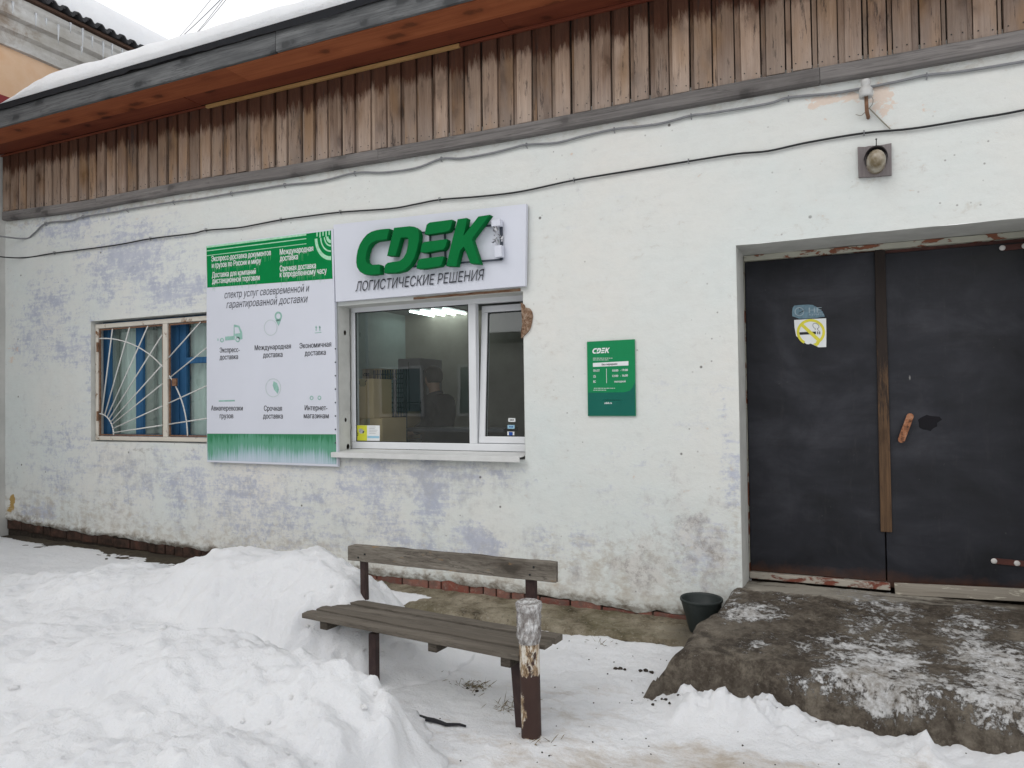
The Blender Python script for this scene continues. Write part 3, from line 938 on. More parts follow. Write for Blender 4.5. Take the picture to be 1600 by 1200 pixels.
for key, lst in BLOBS.items():
    out = []
    for px, py, rx, ry, w in lst:
        c0 = W(px, py)
        out.append((c0.x, c0.z, abs(W(px + rx, py).x - W(px - rx, py).x) / 2, abs(W(px, py + ry).z - W(px, py - ry).z) / 2, w))
    _B[key] = out


def wall_masks(x, z):
    r = {}
    for key, lst in _B.items():
        v = 0.0
        for cx, cz, rx, rz, w in lst:
            d = ((x - cx) / rx) ** 2 + ((z - cz) / rz) ** 2
            if d < 6: v = max(v, w * math.exp(-d * 0.7))
        r[key] = v
    h = z - zp(x)
    r['beige'] = max(r['beige'], .50 * (1 - sstep(.03, .42, h)))
    r['dirt'] = max(r['dirt'], .62 * (1 - sstep(.0, .13, h)))
    r['grey'] = max(r['grey'], .38 * (1 - sstep(.3, 1.0, h)))
    r['beige'] = max(r['beige'], .42 * sstep(3.50, 3.62, z))
    return r


def axis(a, b, step, cuts):
    cuts = sorted(set([a, b] + [c_ for c_ in cuts if a < c_ < b]))
    out = []
    for p, q in zip(cuts, cuts[1:]):
        k = max(1, round((q - p) / step))
        out += [p + (q - p) * i / k for i in range(k)]
    return out + [b]


xs = axis(JX, RX, .036, [h[k] for h in HOLES for k in ('x0', 'x1')])
zs = axis(.5, 3.76, .036, [h[k] for h in HOLES for k in ('z0', 'z1')])
LOWROWS = 8
wm = MB()
nx, nz = len(xs), LOWROWS + len(zs)


def wallpt(i, j):
    x = xs[i]
    if j < LOWROWS:
        z0 = zp(x) - .006 + .022 * fbm(x * 3.3, 3.1) + .022 * max(0, mnoise.noise(Vector((x * 9, 0, 5)))) + .006 * fbm(x * 30, 1.1)
        z = z0 + (.5 - z0) * j / LOWROWS
    else:
        z = zs[j - LOWROWS]
    dy = .0045 * fbm(x * 1.3, z * 1.3, 2.0) + .002 * fbm(x * 5, z * 5, 9.0)
    if j == 0: dy += .018
    if j < 3: dy -= .004
    return (x, dy, z)


def in_hole(i, j):
    xc = (xs[i] + xs[i + 1]) / 2
    zc = (wallpt(i, j)[2] + wallpt(i, j + 1)[2]) / 2
    return any(h['x0'] < xc < h['x1'] and h['z0'] < zc < h['z1'] for h in HOLES)


wm.grid(nx, nz, wallpt, lambda i, j: not in_hole(i, j))
masks = [wall_masks(p[0], p[2]) for p in wm.v]
nv0 = len(wm.v)
wm.cur = 1
for h in HOLES:
    d = .236 if h is PW else .5
    z0 = max(h['z0'], .0)
    e = .004
    for (a, b) in (((h['x0'], z0), (h['x0'], h['z1'])), ((h['x0'], h['z1']), (h['x1'], h['z1'])), ((h['x1'], h['z1']), (h['x1'], z0)), ((h['x1'], z0), (h['x0'], z0))):
        k = 24
        rows = []
        for i in range(k + 1):
            x = a[0] + (b[0] - a[0]) * i / k
            z = a[1] + (b[1] - a[1]) * i / k
            rows.append((x, z))
        wm.grid(k + 1, 5, lambda i, j: (rows[i][0], -.002 + d * j / 4 + (.0 if j else .0), rows[i][1] + .004 * fbm(rows[i][0] * 4, rows[i][1] * 4, j)))
for _ in range(len(wm.v) - nv0):
    masks.append({})
wall = wm.build('wall', [M['plaster'], M['reveal_paint']], building, smooth=True, fix=False)
for key in BLOBS:
    at = wall.data.attributes.new(key, 'FLOAT', 'POINT')
    at.data.foreach_set('value', [m.get(key, 0.0) for m in masks])

# exposed bottom course of bricks
bm_ = MB()
rb = random.Random(3)
x = JX + .01
while x < -.62:
    wd_ = rb.choice((.25, .25, .12)) * rb.uniform(.95, 1.05)
    zt = zp(x + wd_ / 2)
    j = rb.uniform(-.004, .008)
    bm_.cur = 1 if x < -5.0 + rb.uniform(-.5, .5) else 0
    bm_.box(x, min(x + wd_ - .010, -.6), .016 + j, .25, zt - .10, zt + rb.choice((.05, .05, .045, .02, .0, -.012)))
    x += wd_
bm_.build('brick_course', [M['brick'], M['dirty_brick']], building, bevel=.010)
cr_ = MB()
cr_.box(JX, -.6, .035, .3, -.3, .42)
cr_.build('mortar_bed', M['soil'], building)

# ---- gable boards
tp = [(-8.5, 3.692), (-7.18, 3.645), (-5.6, 3.650), (-4.57, 3.620), (-3.4, 3.613), (-2.2, 3.605), (-.37, 3.618), (.38, 3.610), (1.04, 3.614), (4.0, 3.615)]


def trim_z(x):
    for (a, za), (b, zb) in zip(tp, tp[1:]):
        if x <= b: return za + (zb - za) * (x - a) / (b - a)
    return tp[-1][1]


gm = MB()
gb = random.Random(11)
x = JX + .02
while x < RX:
    wb = gb.uniform(.092, .120)
    gap = gb.uniform(.030, .050)
    zt = trim_z(x) + .095
    tl = gb.uniform(-.004, .004)
    y0 = -.040 + gb.uniform(-.006, .004)
    zb = zt + .004 + gb.uniform(0, .012)
    a, b = x, x + wb
    gm.hexa([(a + tl, y0, zb), (b + tl, y0 + gb.uniform(-.004, .004), zb), (b + tl, -.012, zb), (a + tl, -.012, zb)], [(a, y0, SOF + .02), (b, y0, SOF + .02), (b, -.012, SOF + .02), (a, -.012, SOF + .02)])
    # the under board that shows through the gap
    zb2 = zt + gb.uniform(.001, .008)
    uy0 = -.021 + gb.uniform(-.005, .004)
    sl1, sl2 = gb.uniform(.005, .012), gb.uniform(.002, .007)
    gm.hexa([(b + sl1, uy0, zb2), (b + gap - sl2, uy0 + gb.uniform(-.004, .002), zb2), (b + gap - sl2, -.004, zb2), (b + sl1, -.004, zb2)], [(b + sl1, uy0, SOF + .02), (b + gap - sl2, uy0, SOF + .02), (b + gap - sl2, -.004, SOF + .02), (b + sl1, -.004, SOF + .02)])
    for nx_ in (a + .022, b - .022):
        gm.cur = 1
        gm.lathe([(.0042, 0), (.0042, .002), (.0, .003)], (nx_, y0 - .0012, zb + .035 + gb.uniform(-.008, .02)), 6, 'y')
        gm.cur = 0
    x += wb + gap
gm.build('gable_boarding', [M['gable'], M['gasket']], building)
gbk = MB()
gbk.box(JX, RX, .002, .05, 3.70, SOF + .06)
gbk.build('gable_backing', M['soil'], building)
tm = MB()
for a, b in ((-8.46, -6.9), (-6.9, -3.42), (-3.42, -.05), (-.05, 4.0)):
    k = 10
    pts = [a + (b - a) * i / k for i in range(k + 1)]
    base = len(tm.v)
    for i, x in enumerate(pts):
        xx = x + (.0015 if i == 0 else -.0015 if i == k else 0)
        z = trim_z(x)
        w_ = .004 * fbm(x * 3, 1.7)
        tm.v += [(xx, -.062, z + .012 + w_), (xx, -.062, z + .096), (xx, -.004, z + .105), (xx, -.004, z + w_), (xx, -.045, z + w_)]
    for i in range(k):
        p, q = base + i * 5, base + (i + 1) * 5
        for s_ in range(5):
            t_ = (s_ + 1) % 5
            tm.f.append((p + s_, p + t_, q + t_, q + s_))
            tm.m.append(0)
    tm.f += [tuple(base + s_ for s_ in range(5)), tuple(base + k * 5 + s_ for s_ in reversed(range(5)))]
    tm.m += [0, 0]
tm.build('gable_trim_board', M['trim_wood'], building)

# ---- eave: fascia, soffit boards, moulding, roof sheet
fm = MB()
for a, b, dz in ((-8.49, -4.03, 0), (-4.026, -.6, .004), (-.596, 4.0, 0)):
    fm.box(a, b, -.585, -.555, SOF + .012 + dz, 4.588 + dz)
fm.build('fascia_board', M['fascia_wood'], building, bevel=.004)
sm = MB()
for a, b, dz in ((-8.49, -4.6, 0), (-4.597, -1.0, -.003), (-.997, 4.0, 0)):
    sm.box(a, b, -.552, -.285, SOF + .012 + dz, SOF + .036 + dz)
sm.build('soffit_board', M['soffit_bright'], building, bevel=.003)
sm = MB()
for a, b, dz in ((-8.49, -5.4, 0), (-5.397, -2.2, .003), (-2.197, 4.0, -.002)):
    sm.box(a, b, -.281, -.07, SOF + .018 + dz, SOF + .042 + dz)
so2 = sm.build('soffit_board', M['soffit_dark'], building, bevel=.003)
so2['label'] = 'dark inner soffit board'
mm = MB()
mm.box(-5.35, W(718, 77, -.06).x, -.072, -.042, SOF - .012, SOF + .016)
mm.build('eave_moulding', M['new_wood'], building, bevel=.004)
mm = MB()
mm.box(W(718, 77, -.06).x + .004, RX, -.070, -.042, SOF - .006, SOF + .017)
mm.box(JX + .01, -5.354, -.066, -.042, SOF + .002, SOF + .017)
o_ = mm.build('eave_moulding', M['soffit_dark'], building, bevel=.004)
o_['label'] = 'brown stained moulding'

RS = math.tan(R(21))
rf = MB()
k = 160
edge = [(-8.48 + (RX + 8.48) * i / k) for i in range(k + 1)]


def felt_wob(x):
    return .014 * fbm(x * 2.2, 7.7) + .006 * fbm(x * 7, 3.7) + (.012 if math.sin(x * 2.1) > .6 else 0)


rf.grid(k + 1, 2, lambda i, j: (edge[i], -.606, 4.640 if j else 4.582 + felt_wob(edge[i])))
rf.grid(k + 1, 2, lambda i, j: (edge[i], -.606 + 7.0 * j, 4.640 + 7.0 * RS * j))
rf.grid(k + 1, 2, lambda i, j: (edge[i], -.60 + 7.0 * j, 4.592 + 7.0 * RS * j))
rf.build('roof_sheet', M['roof_felt'], building, fix=False)
# closing boards between eave and wall top so that the loft is dark
lf = MB()
lf.box(JX, RX, -.55, .5, SOF + .046, SOF + .07)
lf.build('loft_floor', M['soil'], building)

# snow on this roof
ms = MB()
nxs, nss = 240, 34
xr0, xr1 = -7.72, RX
sprof = [0, .0, .01, .02, .035, .05, .07, .09, .12, .15, .19, .24, .3, .4, .5, .65, .8, 1.0, 1.2, 1.45, 1.7, 2, 2.3, 2.6, 3, 3.4, 3.8, 4.2, 4.6, 5, 5.4, 5.8, 6.2, 6.6]


def snowpt(i, j):
    x = xr0 + (xr1 - xr0) * (i / (nxs - 1)) ** 1.2
    T = (.205 + .02 * fbm(x * .6, 4.4)) * sstep(-7.72, -6.9, x) ** .6 + .0
    T *= 1 - .10 * sstep(-5.2, -3.4, x)
    s_ = sprof[j]
    y0 = -.585 + .02 * fbm(x * 1.1, 8.3) + .012 * fbm(x * 5, 2.2)
    y = y0 + s_
    base = 4.640 + (y + .606) * RS
    if j == 0: return (x, y0 + .02, base + .002)
    t_ = T * (1 - math.exp(-((s_ + .012) / .05) ** .75)) if s_ < .5 else T
    t_ += (.010 * fbm(x * 4, y * 4, 1.0) + .012 * fbm(x * 1.5, y * 2, 6.0)) * min(1, T * 6)
    return (x, y, base + max(.003, t_))


ms.grid(nxs, nss, snowpt)
rs_ = ms.build('roof_snow', M['snow'], None, smooth=True, fix=False)
tag(rs_, 'thick white snow lying along the roof edge above the gable boards', 'snow', kind='stuff')

# ================================================================== barred window (left)
bw = thing('barred_window', (-6.1, .06, 1.237), None, None)
bw.parent = building
bw.location = Vector((-6.1, .06, 1.237)) - wloc(building)
bw['label'] = 'blue wooden window behind a white sunburst grille'
fr = MB()
gy = .065


def gx(px): return W(px, 600, gy).x


def gp(px, py, y=gy): return W(px, py, y)


zl, zh = BW['z0'] + .012, BW['z1'] - .03
xl, xmid, xr = BW['x0'] + .014, gx(262), BW['x1'] - .02
w_ = .040
fr.box(xl, xr, gy - .03, gy + .015, zh - .045, zh)
fr.box(xl, xr, gy - .03, gy + .015, zl, zl + .042)
fr.box(xl, xl + w_, gy - .029, gy + .014, zl + .043, zh - .046)
fr.box(xr - w_, xr, gy - .029, gy + .014, zl + .043, zh - .046)
fr.box(xmid - .032, xmid + .032, gy - .031, gy + .014, zl + .043, zh - .046)
fr.build('grille_frame', M['grille_paint'], bw, bevel=.004)
yb = gy - .012
z0, z1 = zl + .055, zh - .058
ocx = xl + w_ + .012
er = W(294.6, 682, yb).x - ocx
ez_ = W(159, 529, yb).z - z0
angs = []
for px, py in ((177.7, 512), (204.5, 510.7), (232.9, 509.4), (259, 517), (257.8, 567), (256.5, 598.6), (253.9, 635), (252.5, 664.7)):
    p = W(px, py, yb)
    angs.append(math.atan2(p.z - z0, p.x - ocx))
for side in (0, 1):
    if side == 0: x0, x1 = ocx, xmid - .045
    else: x0, x1 = xmid + .045, xr - w_ - .012
    rm2 = MB()
    for (a, b) in (((x0, z0), (x1, z0)), ((x1, z0), (x1, z1)), ((x1, z1), (x0, z1)), ((x0, z1), (x0, z0))):
        rm2.bar((a[0], yb, a[1]), (b[0], yb, b[1]), .014, .014, (0, 1, 0))
    rm2.build('leaf_frame', M['rust'], bw)

    def arc(rx_, rz_, n_):
        out = []
        for i in range(n_ + 1):
            t = math.pi / 2 * i / n_
            px_, pz_ = ocx + rx_ * math.cos(t), z0 + rz_ * math.sin(t)
            if x0 - .004 <= px_ <= x1 + .004 and pz_ <= z1 + .004: out.append((px_, yb - .012, pz_))
        return out
    rm = MB()
    if side == 0: rm.tube(arc(.22, .22, 14), .0065, 6)
    rm.tube(arc(er, ez_, 80), .0065, 6)
    for t in angs:
        c_, s_ = math.cos(t), math.sin(t)
        L0 = .22 if side == 0 else (x0 - ocx) / c_
        L1 = min((x1 - ocx) / c_ if c_ > 1e-3 else 9, (z1 - z0) / s_ if s_ > 1e-3 else 9)
        if L1 > L0 + .02: rm.tube([(ocx + L0 * c_, yb - .012, z0 + L0 * s_), (ocx + L1 * c_, yb - .012, z0 + L1 * s_)], .0065, 6)
    rm.build('sunburst_bars', M['grille_bar'], bw, smooth=True)
pm = MB()
pq = gp(274, 596, gy - .03)
pm.box(pq.x - .03, pq.x + .03, gy - .05, gy - .028, pq.z - .045, pq.z + .03)
pm.build('padlock', M['rust'], bw, bevel=.004)
for zz in (zl + .25, zh - .24):
    hm = MB()
    hm.tube([(xl + w_ + .004, gy - .035, zz - .05), (xl + w_ + .004, gy - .035, zz + .05)], .012, 8)
    hm.build('grille_hinge', M['rust'], bw)
# blue casements and the curtain behind
by = .15
fb = MB()


def bx_(px): return W(px, 600, by).x


bx0, bx1 = BW['x0'] + .005, BW['x1'] - .005
fb.box(bx0, bx1, by - .02, by + .05, BW['z1'] - .075, BW['z1'] - .004)
fb.box(bx0, bx1, by - .02, by + .05, BW['z0'] + .004, BW['z0'] + .07)
for a, b, d in ((bx0, bx_(173), 0), (bx_(213), bx_(224), .012), (bx_(268), bx_(281), .001), (bx_(281), bx_(291), .016), (bx1 - .1, bx1, .001)):
    fb.box(a, b, by - .018 + d, by + .049, BW['z0'] + .071, BW['z1'] - .076)
zr_ = W(300, 563, by).z
fb.box(bx_(291) + .001, bx1 - .101, by - .004, by + .047, zr_ - .03, zr_ + .03)
fb.build('blue_frame', M['blue_wood'], bw, bevel=.004)
ib = MB()
for a, b in ((bx_(173) + .002, bx_(180)), (bx_(224) + .002, bx_(237))):
    ib.box(a, b, by + .022, by + .06, BW['z0'] + .071, BW['z1'] - .076)
ib.build('inner_frame', M['inner_wood'], bw)
pg = MB()
pg.flat([(bx0 + .01, by + .02, BW['z0'] + .05), (bx1 - .01, by + .02, BW['z0'] + .05), (bx1 - .01, by + .02, BW['z1'] - .06), (bx0 + .01, by + .02, BW['z1'] - .06)])
pg.build('pane', M['old_glass'], bw)
cu = MB()
cu.grid(160, 2, lambda i, j: (bx0 + (bx1 - bx0) * i / 159, by + .11 + .022 * math.sin(i * .55) + .01 * math.sin(i * 1.7 + 1), BW['z0'] + .02 + (BW['z1'] - BW['z0'] - .03) * j))
cu.build('curtain', M['curtain'], bw, smooth=True)
bk = MB()
bk.box(BW['x0'] - .05, -5.40, .501, .53, BW['z0'] - .05, BW['z1'] + .05)
bk.box(-5.40, BW['x1'] + .05, .501, .53, BW['z0'] - .05, BW['z1'] + .05)
bk.build('window_back_board', M['room_wall'], bw)

# ================================================================== plastic window with tilted sash
pw = thing('plastic_window', (-3, .17, 1.165), None, None)
pw.parent = building
pw.location = Vector((-3, .17, 1.165)) - wloc(building)
wy = .175


def wx(px, y=wy): return W(px, 600, y).x


def wz(px, py, y=wy): return W(px, py, y).z


fx0, fx1 = wx(549.3), PW['x1'] + .03
gx0, mx0, mx1 = wx(554.8), wx(732.3), wx(744)
fz0, gz0 = wz(640, 702.5), wz(640, 691.5)
gz1 = wz(640, 482)
fz1 = gz1 + .075
fm = MB()
fm.box(fx0, fx1, wy, wy + .06, fz0, gz0)
fm.box(fx0, fx1, wy, wy + .06, gz1, fz1)
fm.box(fx0, gx0, wy + .001, wy + .06, gz0, gz1)
fm.box(mx0, mx1, wy + .001, wy + .06, gz0, gz1)
fm.box(fx1 - .05, fx1, wy + .001, wy + .06, gz0, gz1)
fm.build('window_frame', M['upvc'], pw, bevel=.005)
gk = MB()
e = .007
for a, b, c_, d in ((gx0, gx0 + e, gz0, gz1), (mx0 - e, mx0, gz0, gz1), (gx0, mx0, gz0, gz0 + e), (gx0, mx0, gz1 - e, gz1)):
    gk.box(a, b, wy + .010, wy + .018, c_, d)
gk.build('gasket', M['gasket'], pw)
pn = MB()
pn.flat([(gx0, wy + .018, gz0), (mx0, wy + .018, gz0), (mx0, wy + .018, gz1), (gx0, wy + .018, gz1)])
pn.build('pane', M['glass'], pw)
# sash, hinged at the bottom and tipped inwards
sx0, sx1 = mx1 + .006, fx1 - .03
sz0, sz1 = gz0 + .004, gz1 - .006
tilt = R(4.3)
hingeM = Matrix.Translation((0, wy + .018, sz0)) @ Matrix.Rotation(-tilt, 4, 'X')
stw = .055
sm_ = MB()
hh = sz1 - sz0
sm_.box(sx0, sx1, 0, .055, 0, stw, hingeM)
sm_.box(sx0, sx1, 0, .055, hh - stw, hh, hingeM)
sm_.box(sx0, sx0 + stw, .001, .054, stw, hh - stw, hingeM)
sm_.box(sx1 - stw, sx1, .001, .054, stw, hh - stw, hingeM)
sm_.build('tilted_sash', M['upvc'], pw, bevel=.005)
gk = MB()
a, b = sx0 + stw, sx1 - stw
for p, q, r_, s_ in ((a, a + .008, stw, hh - stw), (a, b, stw, stw + .006), (a, b, hh - stw - .009, hh - stw)):
    gk.box(p, q, .012, .019, r_, s_, hingeM)
gk.build('gasket', M['gasket'], pw)
pn = MB()
pn.flat([hingeM @ Vector(t_) for t_ in ((a, .02, stw), (b, .02, stw), (b, .02, hh - stw), (a, .02, hh - stw))])
pn.build('pane', M['glass'], pw)
sl_ = MB()
za, zb_ = W(640, 711, -.06).z, PW['z0'] + .03
sl_.hexa([(PW['x0'] - .03, -.075, za), (PW['x1'] - .012, -.075, za), (PW['x1'] - .012, wy, fz0 - .018), (PW['x0'] + .004, wy, fz0 - .018)],
         [(PW['x0'] - .03, -.075, za + .008), (PW['x1'] - .012, -.075, za + .008), (PW['x1'] - .012, wy, fz0 - .002), (PW['x0'] + .004, wy, fz0 - .002)])
sl_.box(PW['x0'] - .03, PW['x1'] - .012, -.079, -.0755, za - .034, za + .008)
sl_.build('window_sill', M['sill'], pw, bevel=.003)
# damage round the opening: bared lintel strip, broken corner, rust spots on the reveal
lt = MB()
a, b = W(646, 466, -.006), W(813, 457.5, -.006)
nn = 20
top, bot = [], []
for i in range(nn + 1):
    t = i / nn
    p = a.lerp(b, t)
    top.append((p.x, -.006, PW['z1'] + .022 + .004 * t + .006 * mnoise.noise(Vector((t * 9, 0, 0)))))
    bot.append((p.x, -.006, PW['z1'] + .005))
lt.prism(top + bot[::-1], .03)
lt.build('bared_lintel', peeling('bared_lintel_timber', (0.30, 0.20, 0.13, 1), (0.17, 0.06, 0.025, 1), .45, .6, 8, (1, 1, 12)), pw, tri=True)
ch = MB()
out = [(814, 473), (819.5, 476), (821, 480.5), (828, 482), (831.5, 487), (832.5, 495), (831, 505), (829, 513), (825, 519), (819, 525), (815.5, 528.5), (814.5, 520), (816.5, 507), (816, 490)]
ctr = W(822, 500, -.004)
ring = [W(px, py, -.004) for px, py in out]
ch.add([(p.x, -.013 + .004 * math.sin(i * 2.3), p.z) for i, p in enumerate(ring)] + [(ctr.x, -.010, ctr.z)] + [(p.x, .03, p.z) for p in ring],
       [(i, (i + 1) % 14, 14) for i in range(14)] + [(i, (i + 1) % 14, 15 + (i + 1) % 14, 15 + i) for i in range(14)])
ch.build('broken_corner', M['broken'], pw)
for px, py, r in ((543, 520, .016), (544, 656, .013), (547, 698, .018)):
    z = W(px, py, .1).z
    rsx = MB()
    rsx.prism([(PW['x0'] + .003, .085 + .03 * (py > 690) + r * math.cos(t_), z + r * 1.4 * math.sin(t_)) for t_ in [i * math.pi / 4 for i in range(8)]], .0005)
    rsx.build('rust_spot', M['rust'], pw)
# mouldings of cracked filler at the inner reveal
ck = MB()
pts = [(PW['x0'] + .006 + .004, .150 + .008 * mnoise.noise(Vector((i * .7, 0, 2))), PW['z0'] + .02 + (PW['z1'] - PW['z0'] - .03) * i / 30) for i in range(31)]
ck.tube(pts, .0035, 5)
ck.build('reveal_crack', M['gasket'], pw)

# ================================================================== double doors
dr = thing('double_door', (.3, .42, .36), None, None)
dr.parent = building
dr.location = Vector((.3, .42, .36)) - wloc(building)
dy = .42


def dp(px, py, y=dy): return W(px, py, y)


dz0, dz1 = dp(1177, 893).z, dp(1167, 409).z
seam = dp(1383, 800).x
jx0, jx1 = DR['x0'] + .003, DR['x1'] - .003
fr = MB()
fr.box(jx0, dp(1167.5, 650).x, dy - .03, dy + .08, .33, DR['z1'] - .003)
fr.box(jx1 - .05, jx1, dy - .03, dy + .08, .33, DR['z1'] - .003)
fr.box(dp(1167.5, 650).x + .001, jx1 - .051, dy - .031, dy + .08, dz1, DR['z1'] - .003)
fr.build('door_frame', M['door_frame'], dr, bevel=.004)
lx0 = dp(1167.5, 650).x + .004
lm = MB()
lm.box(lx0, seam - .004, dy + .002, dy + .05, dz0 + .006, dz1 - .004)
leafL = lm.build('door_leaf', M['door'], dr, bevel=.003)
lm = MB()
rz0 = dp(1500, 915).z
lm.box(seam + .004, jx1 - .056, dy - .004, dy + .05, dz0 - .03, dz1 - .025)
leafR = lm.build('door_leaf', M['door'], dr, bevel=.003)
hd = MB()
hd.box(seam + .004, jx1 - .056, dy + .012, dy + .05, dz1 - .024, dz1 - .002)
hd.build('leaf_head_rail', M['hinge'], dr)
bt = MB()
t0, t1 = dp(1366.5, 391, dy - .02), dp(1383, 391, dy - .02)
b0, b1 = dp(1376, 831, dy - .02), dp(1394, 831, dy - .02)
y0, y1 = dy - .026, dy - .005
bt.hexa([(b0.x, y0, b0.z), (b1.x, y0, b1.z - .003), (b1.x, y1, b1.z), (b0.x, y1, b0.z)], [(t0.x, y0, t0.z), (t1.x, y0, t1.z), (t1.x, y1, t1.z), (t0.x, y1, t0.z)])
bt.build('cover_batten', M['batten'], dr, bevel=.004)
hn = MB()
a, b = dp(1424, 646, dy - .05), dp(1407, 692, dy - .05)
mid = a.lerp(b, .5)
d_ = (b - a).normalized()
side_ = Vector((d_.z, 0, -d_.x))
rr = .021
outl = []
for c0, s0 in ((a + d_ * rr, -1), (b - d_ * rr, 1)):
    for i in range(7):
        t = math.pi * i / 6
        outl.append(c0 + (side_ * math.cos(t) * rr * (1 if s0 > 0 else -1)) + d_ * (s0 * math.sin(t) * rr))
hn.prism([(p.x, dy - .045, p.z) for p in outl], .012)
for q in (a + d_ * .03, b - d_ * .03):
    hn.tube([(q.x, dy - .034, q.z), (q.x, dy, q.z)], .009, 8)
hn.build('handle', M['handle'], dr, bevel=.003)
bl_ = MB()
c0 = dp(1448.5, 661, dy - .005)
rr = random.Random(5)
bl_.flat([(c0.x + (.055 + .008 * rr.uniform(-1, 1)) * math.cos(t) + (.03 if 0 < i < 3 else 0), dy - .0055, c0.z + (.052 + .008 * rr.uniform(-1, 1)) * math.sin(t)) for i, t in enumerate([k_ * math.pi / 8 for k_ in range(16)])])
bl_.build('paint_blot', M['paint_blot'], dr)
for pts in (((1566, 387.5), (1601, 384.5), (1640, 380)), ((1553, 876.5), (1589, 880), (1630, 884))):
    P3 = [dp(px, py, dy - .012) for px, py in pts]
    h1 = MB()
    h1.bar((P3[0].x, dy - .0095, P3[0].z), (P3[2].x, dy - .0095, P3[2].z), .009, .036, (0, 0, 1))
    ho = h1.build('hinge_strap', M['hinge'], dr, bevel=.002)
    for q in P3[:2]:
        h2 = MB()
        h2.lathe([(.017, 0), (.017, .003), (.013, .006), (.007, .008), (.0, .008)], (q.x, dy - .014, q.z), 14, 'y')
        h2.build('bolt', M['bolt'], ho, smooth=False)
th = MB()
zt0 = dz0 + .002
th.box(jx0 + .002, seam + .02, dy - .035, dy + .08, zt0 - .045, zt0)
th.build('threshold', M['threshold'], dr, bevel=.005)
pk_ = MB()
a, b = dp(1397, 911, dy - .06), dp(1640, 922, dy - .06)
c1, d1_ = dp(1399, 929, dy - .06), dp(1640, 942, dy - .06)
pk_.hexa([(c1.x, dy - .07, c1.z), (d1_.x, dy - .07, d1_.z), (d1_.x, dy - .042, d1_.z), (c1.x, dy - .042, c1.z)], [(a.x, dy - .068, a.z), (b.x, dy - .068, b.z), (b.x, dy - .042, b.z), (a.x, dy - .042, a.z)])
pk_.build('foot_plank', M['pale_plank'], dr, bevel=.004)
bkk = MB()
bkk.box(jx0, jx1, .502, .53, .1, DR['z1'])
bkk.build('door_back_board', M['soil'], dr)

# ================================================================== office behind the plastic window
rm = MB()
rx0, rx1, ry0, ry1, rz0, rz1 = -5.36, -1.2, .238, 3.35, .36, 2.78
rm.flat([(rx0, ry1, rz0), (rx1, ry1, rz0), (rx1, ry1, rz1), (rx0, ry1, rz1)])
rm.flat([(rx1, ry0, rz0), (rx1, ry1, rz0), (rx1, ry1, rz1), (rx1, ry0, rz1)])
for (a, b, c_, d) in ((rx0, PW['x0'], rz0, rz1), (PW['x1'], rx1, rz0, rz1), (PW['x0'], PW['x1'], rz0, PW['z0']), (PW['x0'], PW['x1'], PW['z1'], rz1)):
    rm.flat([(a, ry0 + .002, c_), (b, ry0 + .002, c_), (b, ry0 + .002, d), (a, ry0 + .002, d)])
rm.build('office_wall', M['room_wall'], building, fix=False)
rm = MB()
rm.flat([(rx0, ry0, rz0), (rx0, ry1, rz0), (rx0, ry1, rz1), (rx0, ry0, rz1)])
rm.build('partition', M['room_side'], building, fix=False)
rm = MB()
rm.flat([(rx0, ry0, rz0), (rx1, ry0, rz0), (rx1, ry1, rz0), (rx0, ry1, rz0)])
rm.build('office_floor', M['room_floor'], building, fix=False)
rm = MB()
rm.flat([(rx0, ry0, rz1), (rx1, ry0, rz1), (rx1, ry1, rz1), (rx0, ry1, rz1)])
rm.build('office_ceiling', M['ceiling'], building, fix=False)

q = [G(px, py, rz1 - .02) for px, py in ((643, 485), (679, 492), (726, 489.5), (689, 482))]
cl_ = thing('ceiling_light', (sum(p.x for p in q) / 4, sum(p.y for p in q) / 4, rz1), 'ceiling light with four bright tubes seen through the plastic window', 'ceiling light')
cx, cy = cl_.location.x, cl_.location.y
hm = MB()
hm.box(cx - .32, cx + .32, cy - .32, cy + .32, rz1 - .012, rz1 - .001)
hm.build('tray', M['rack'], cl_)
for i in range(4):
    tb = MB()
    xx = cx - .24 + .16 * i
    tb.tube([(xx, cy - .29, rz1 - .03), (xx, cy + .29, rz1 - .03)], .013, 8)
    tb.build('tube', M['tube'], cl_, smooth=True)

# wire rack, locker and boxes just inside
def boxat(pxl, pxr, pyt, y, depth, zbot):
    a, b = W(pxl, pyt, y), W(pxr, pyt, y)
    return a.x, b.x, y, y + depth, zbot, (a.z + b.z) / 2


tz = 1.02
tb = thing('office_table', (-3.9, .85, .36), 'plain table under the cardboard boxes behind the plastic window', 'table')
m_ = MB()
m_.box(-4.45, -3.2, .33, 1.2, tz - .03, tz)
m_.build('table_top', M['desk'], tb)
for xx in (-4.4, -3.26):
    for yy in (.58, 1.14):
        m_ = MB()
        m_.box(xx, xx + .04, yy, yy + .04, .36, tz - .031)
        m_.build('leg', M['rack'], tb)


def logo_faces(mb, x0, z0, w, y, proud=.001):
    """the four-letter mark, drawn from the same outlines as the big sign"""
    for poly in LOGO:
        mb.flat([(x0 + w * u, y - proud, z0 + w * v) for u, v in poly])


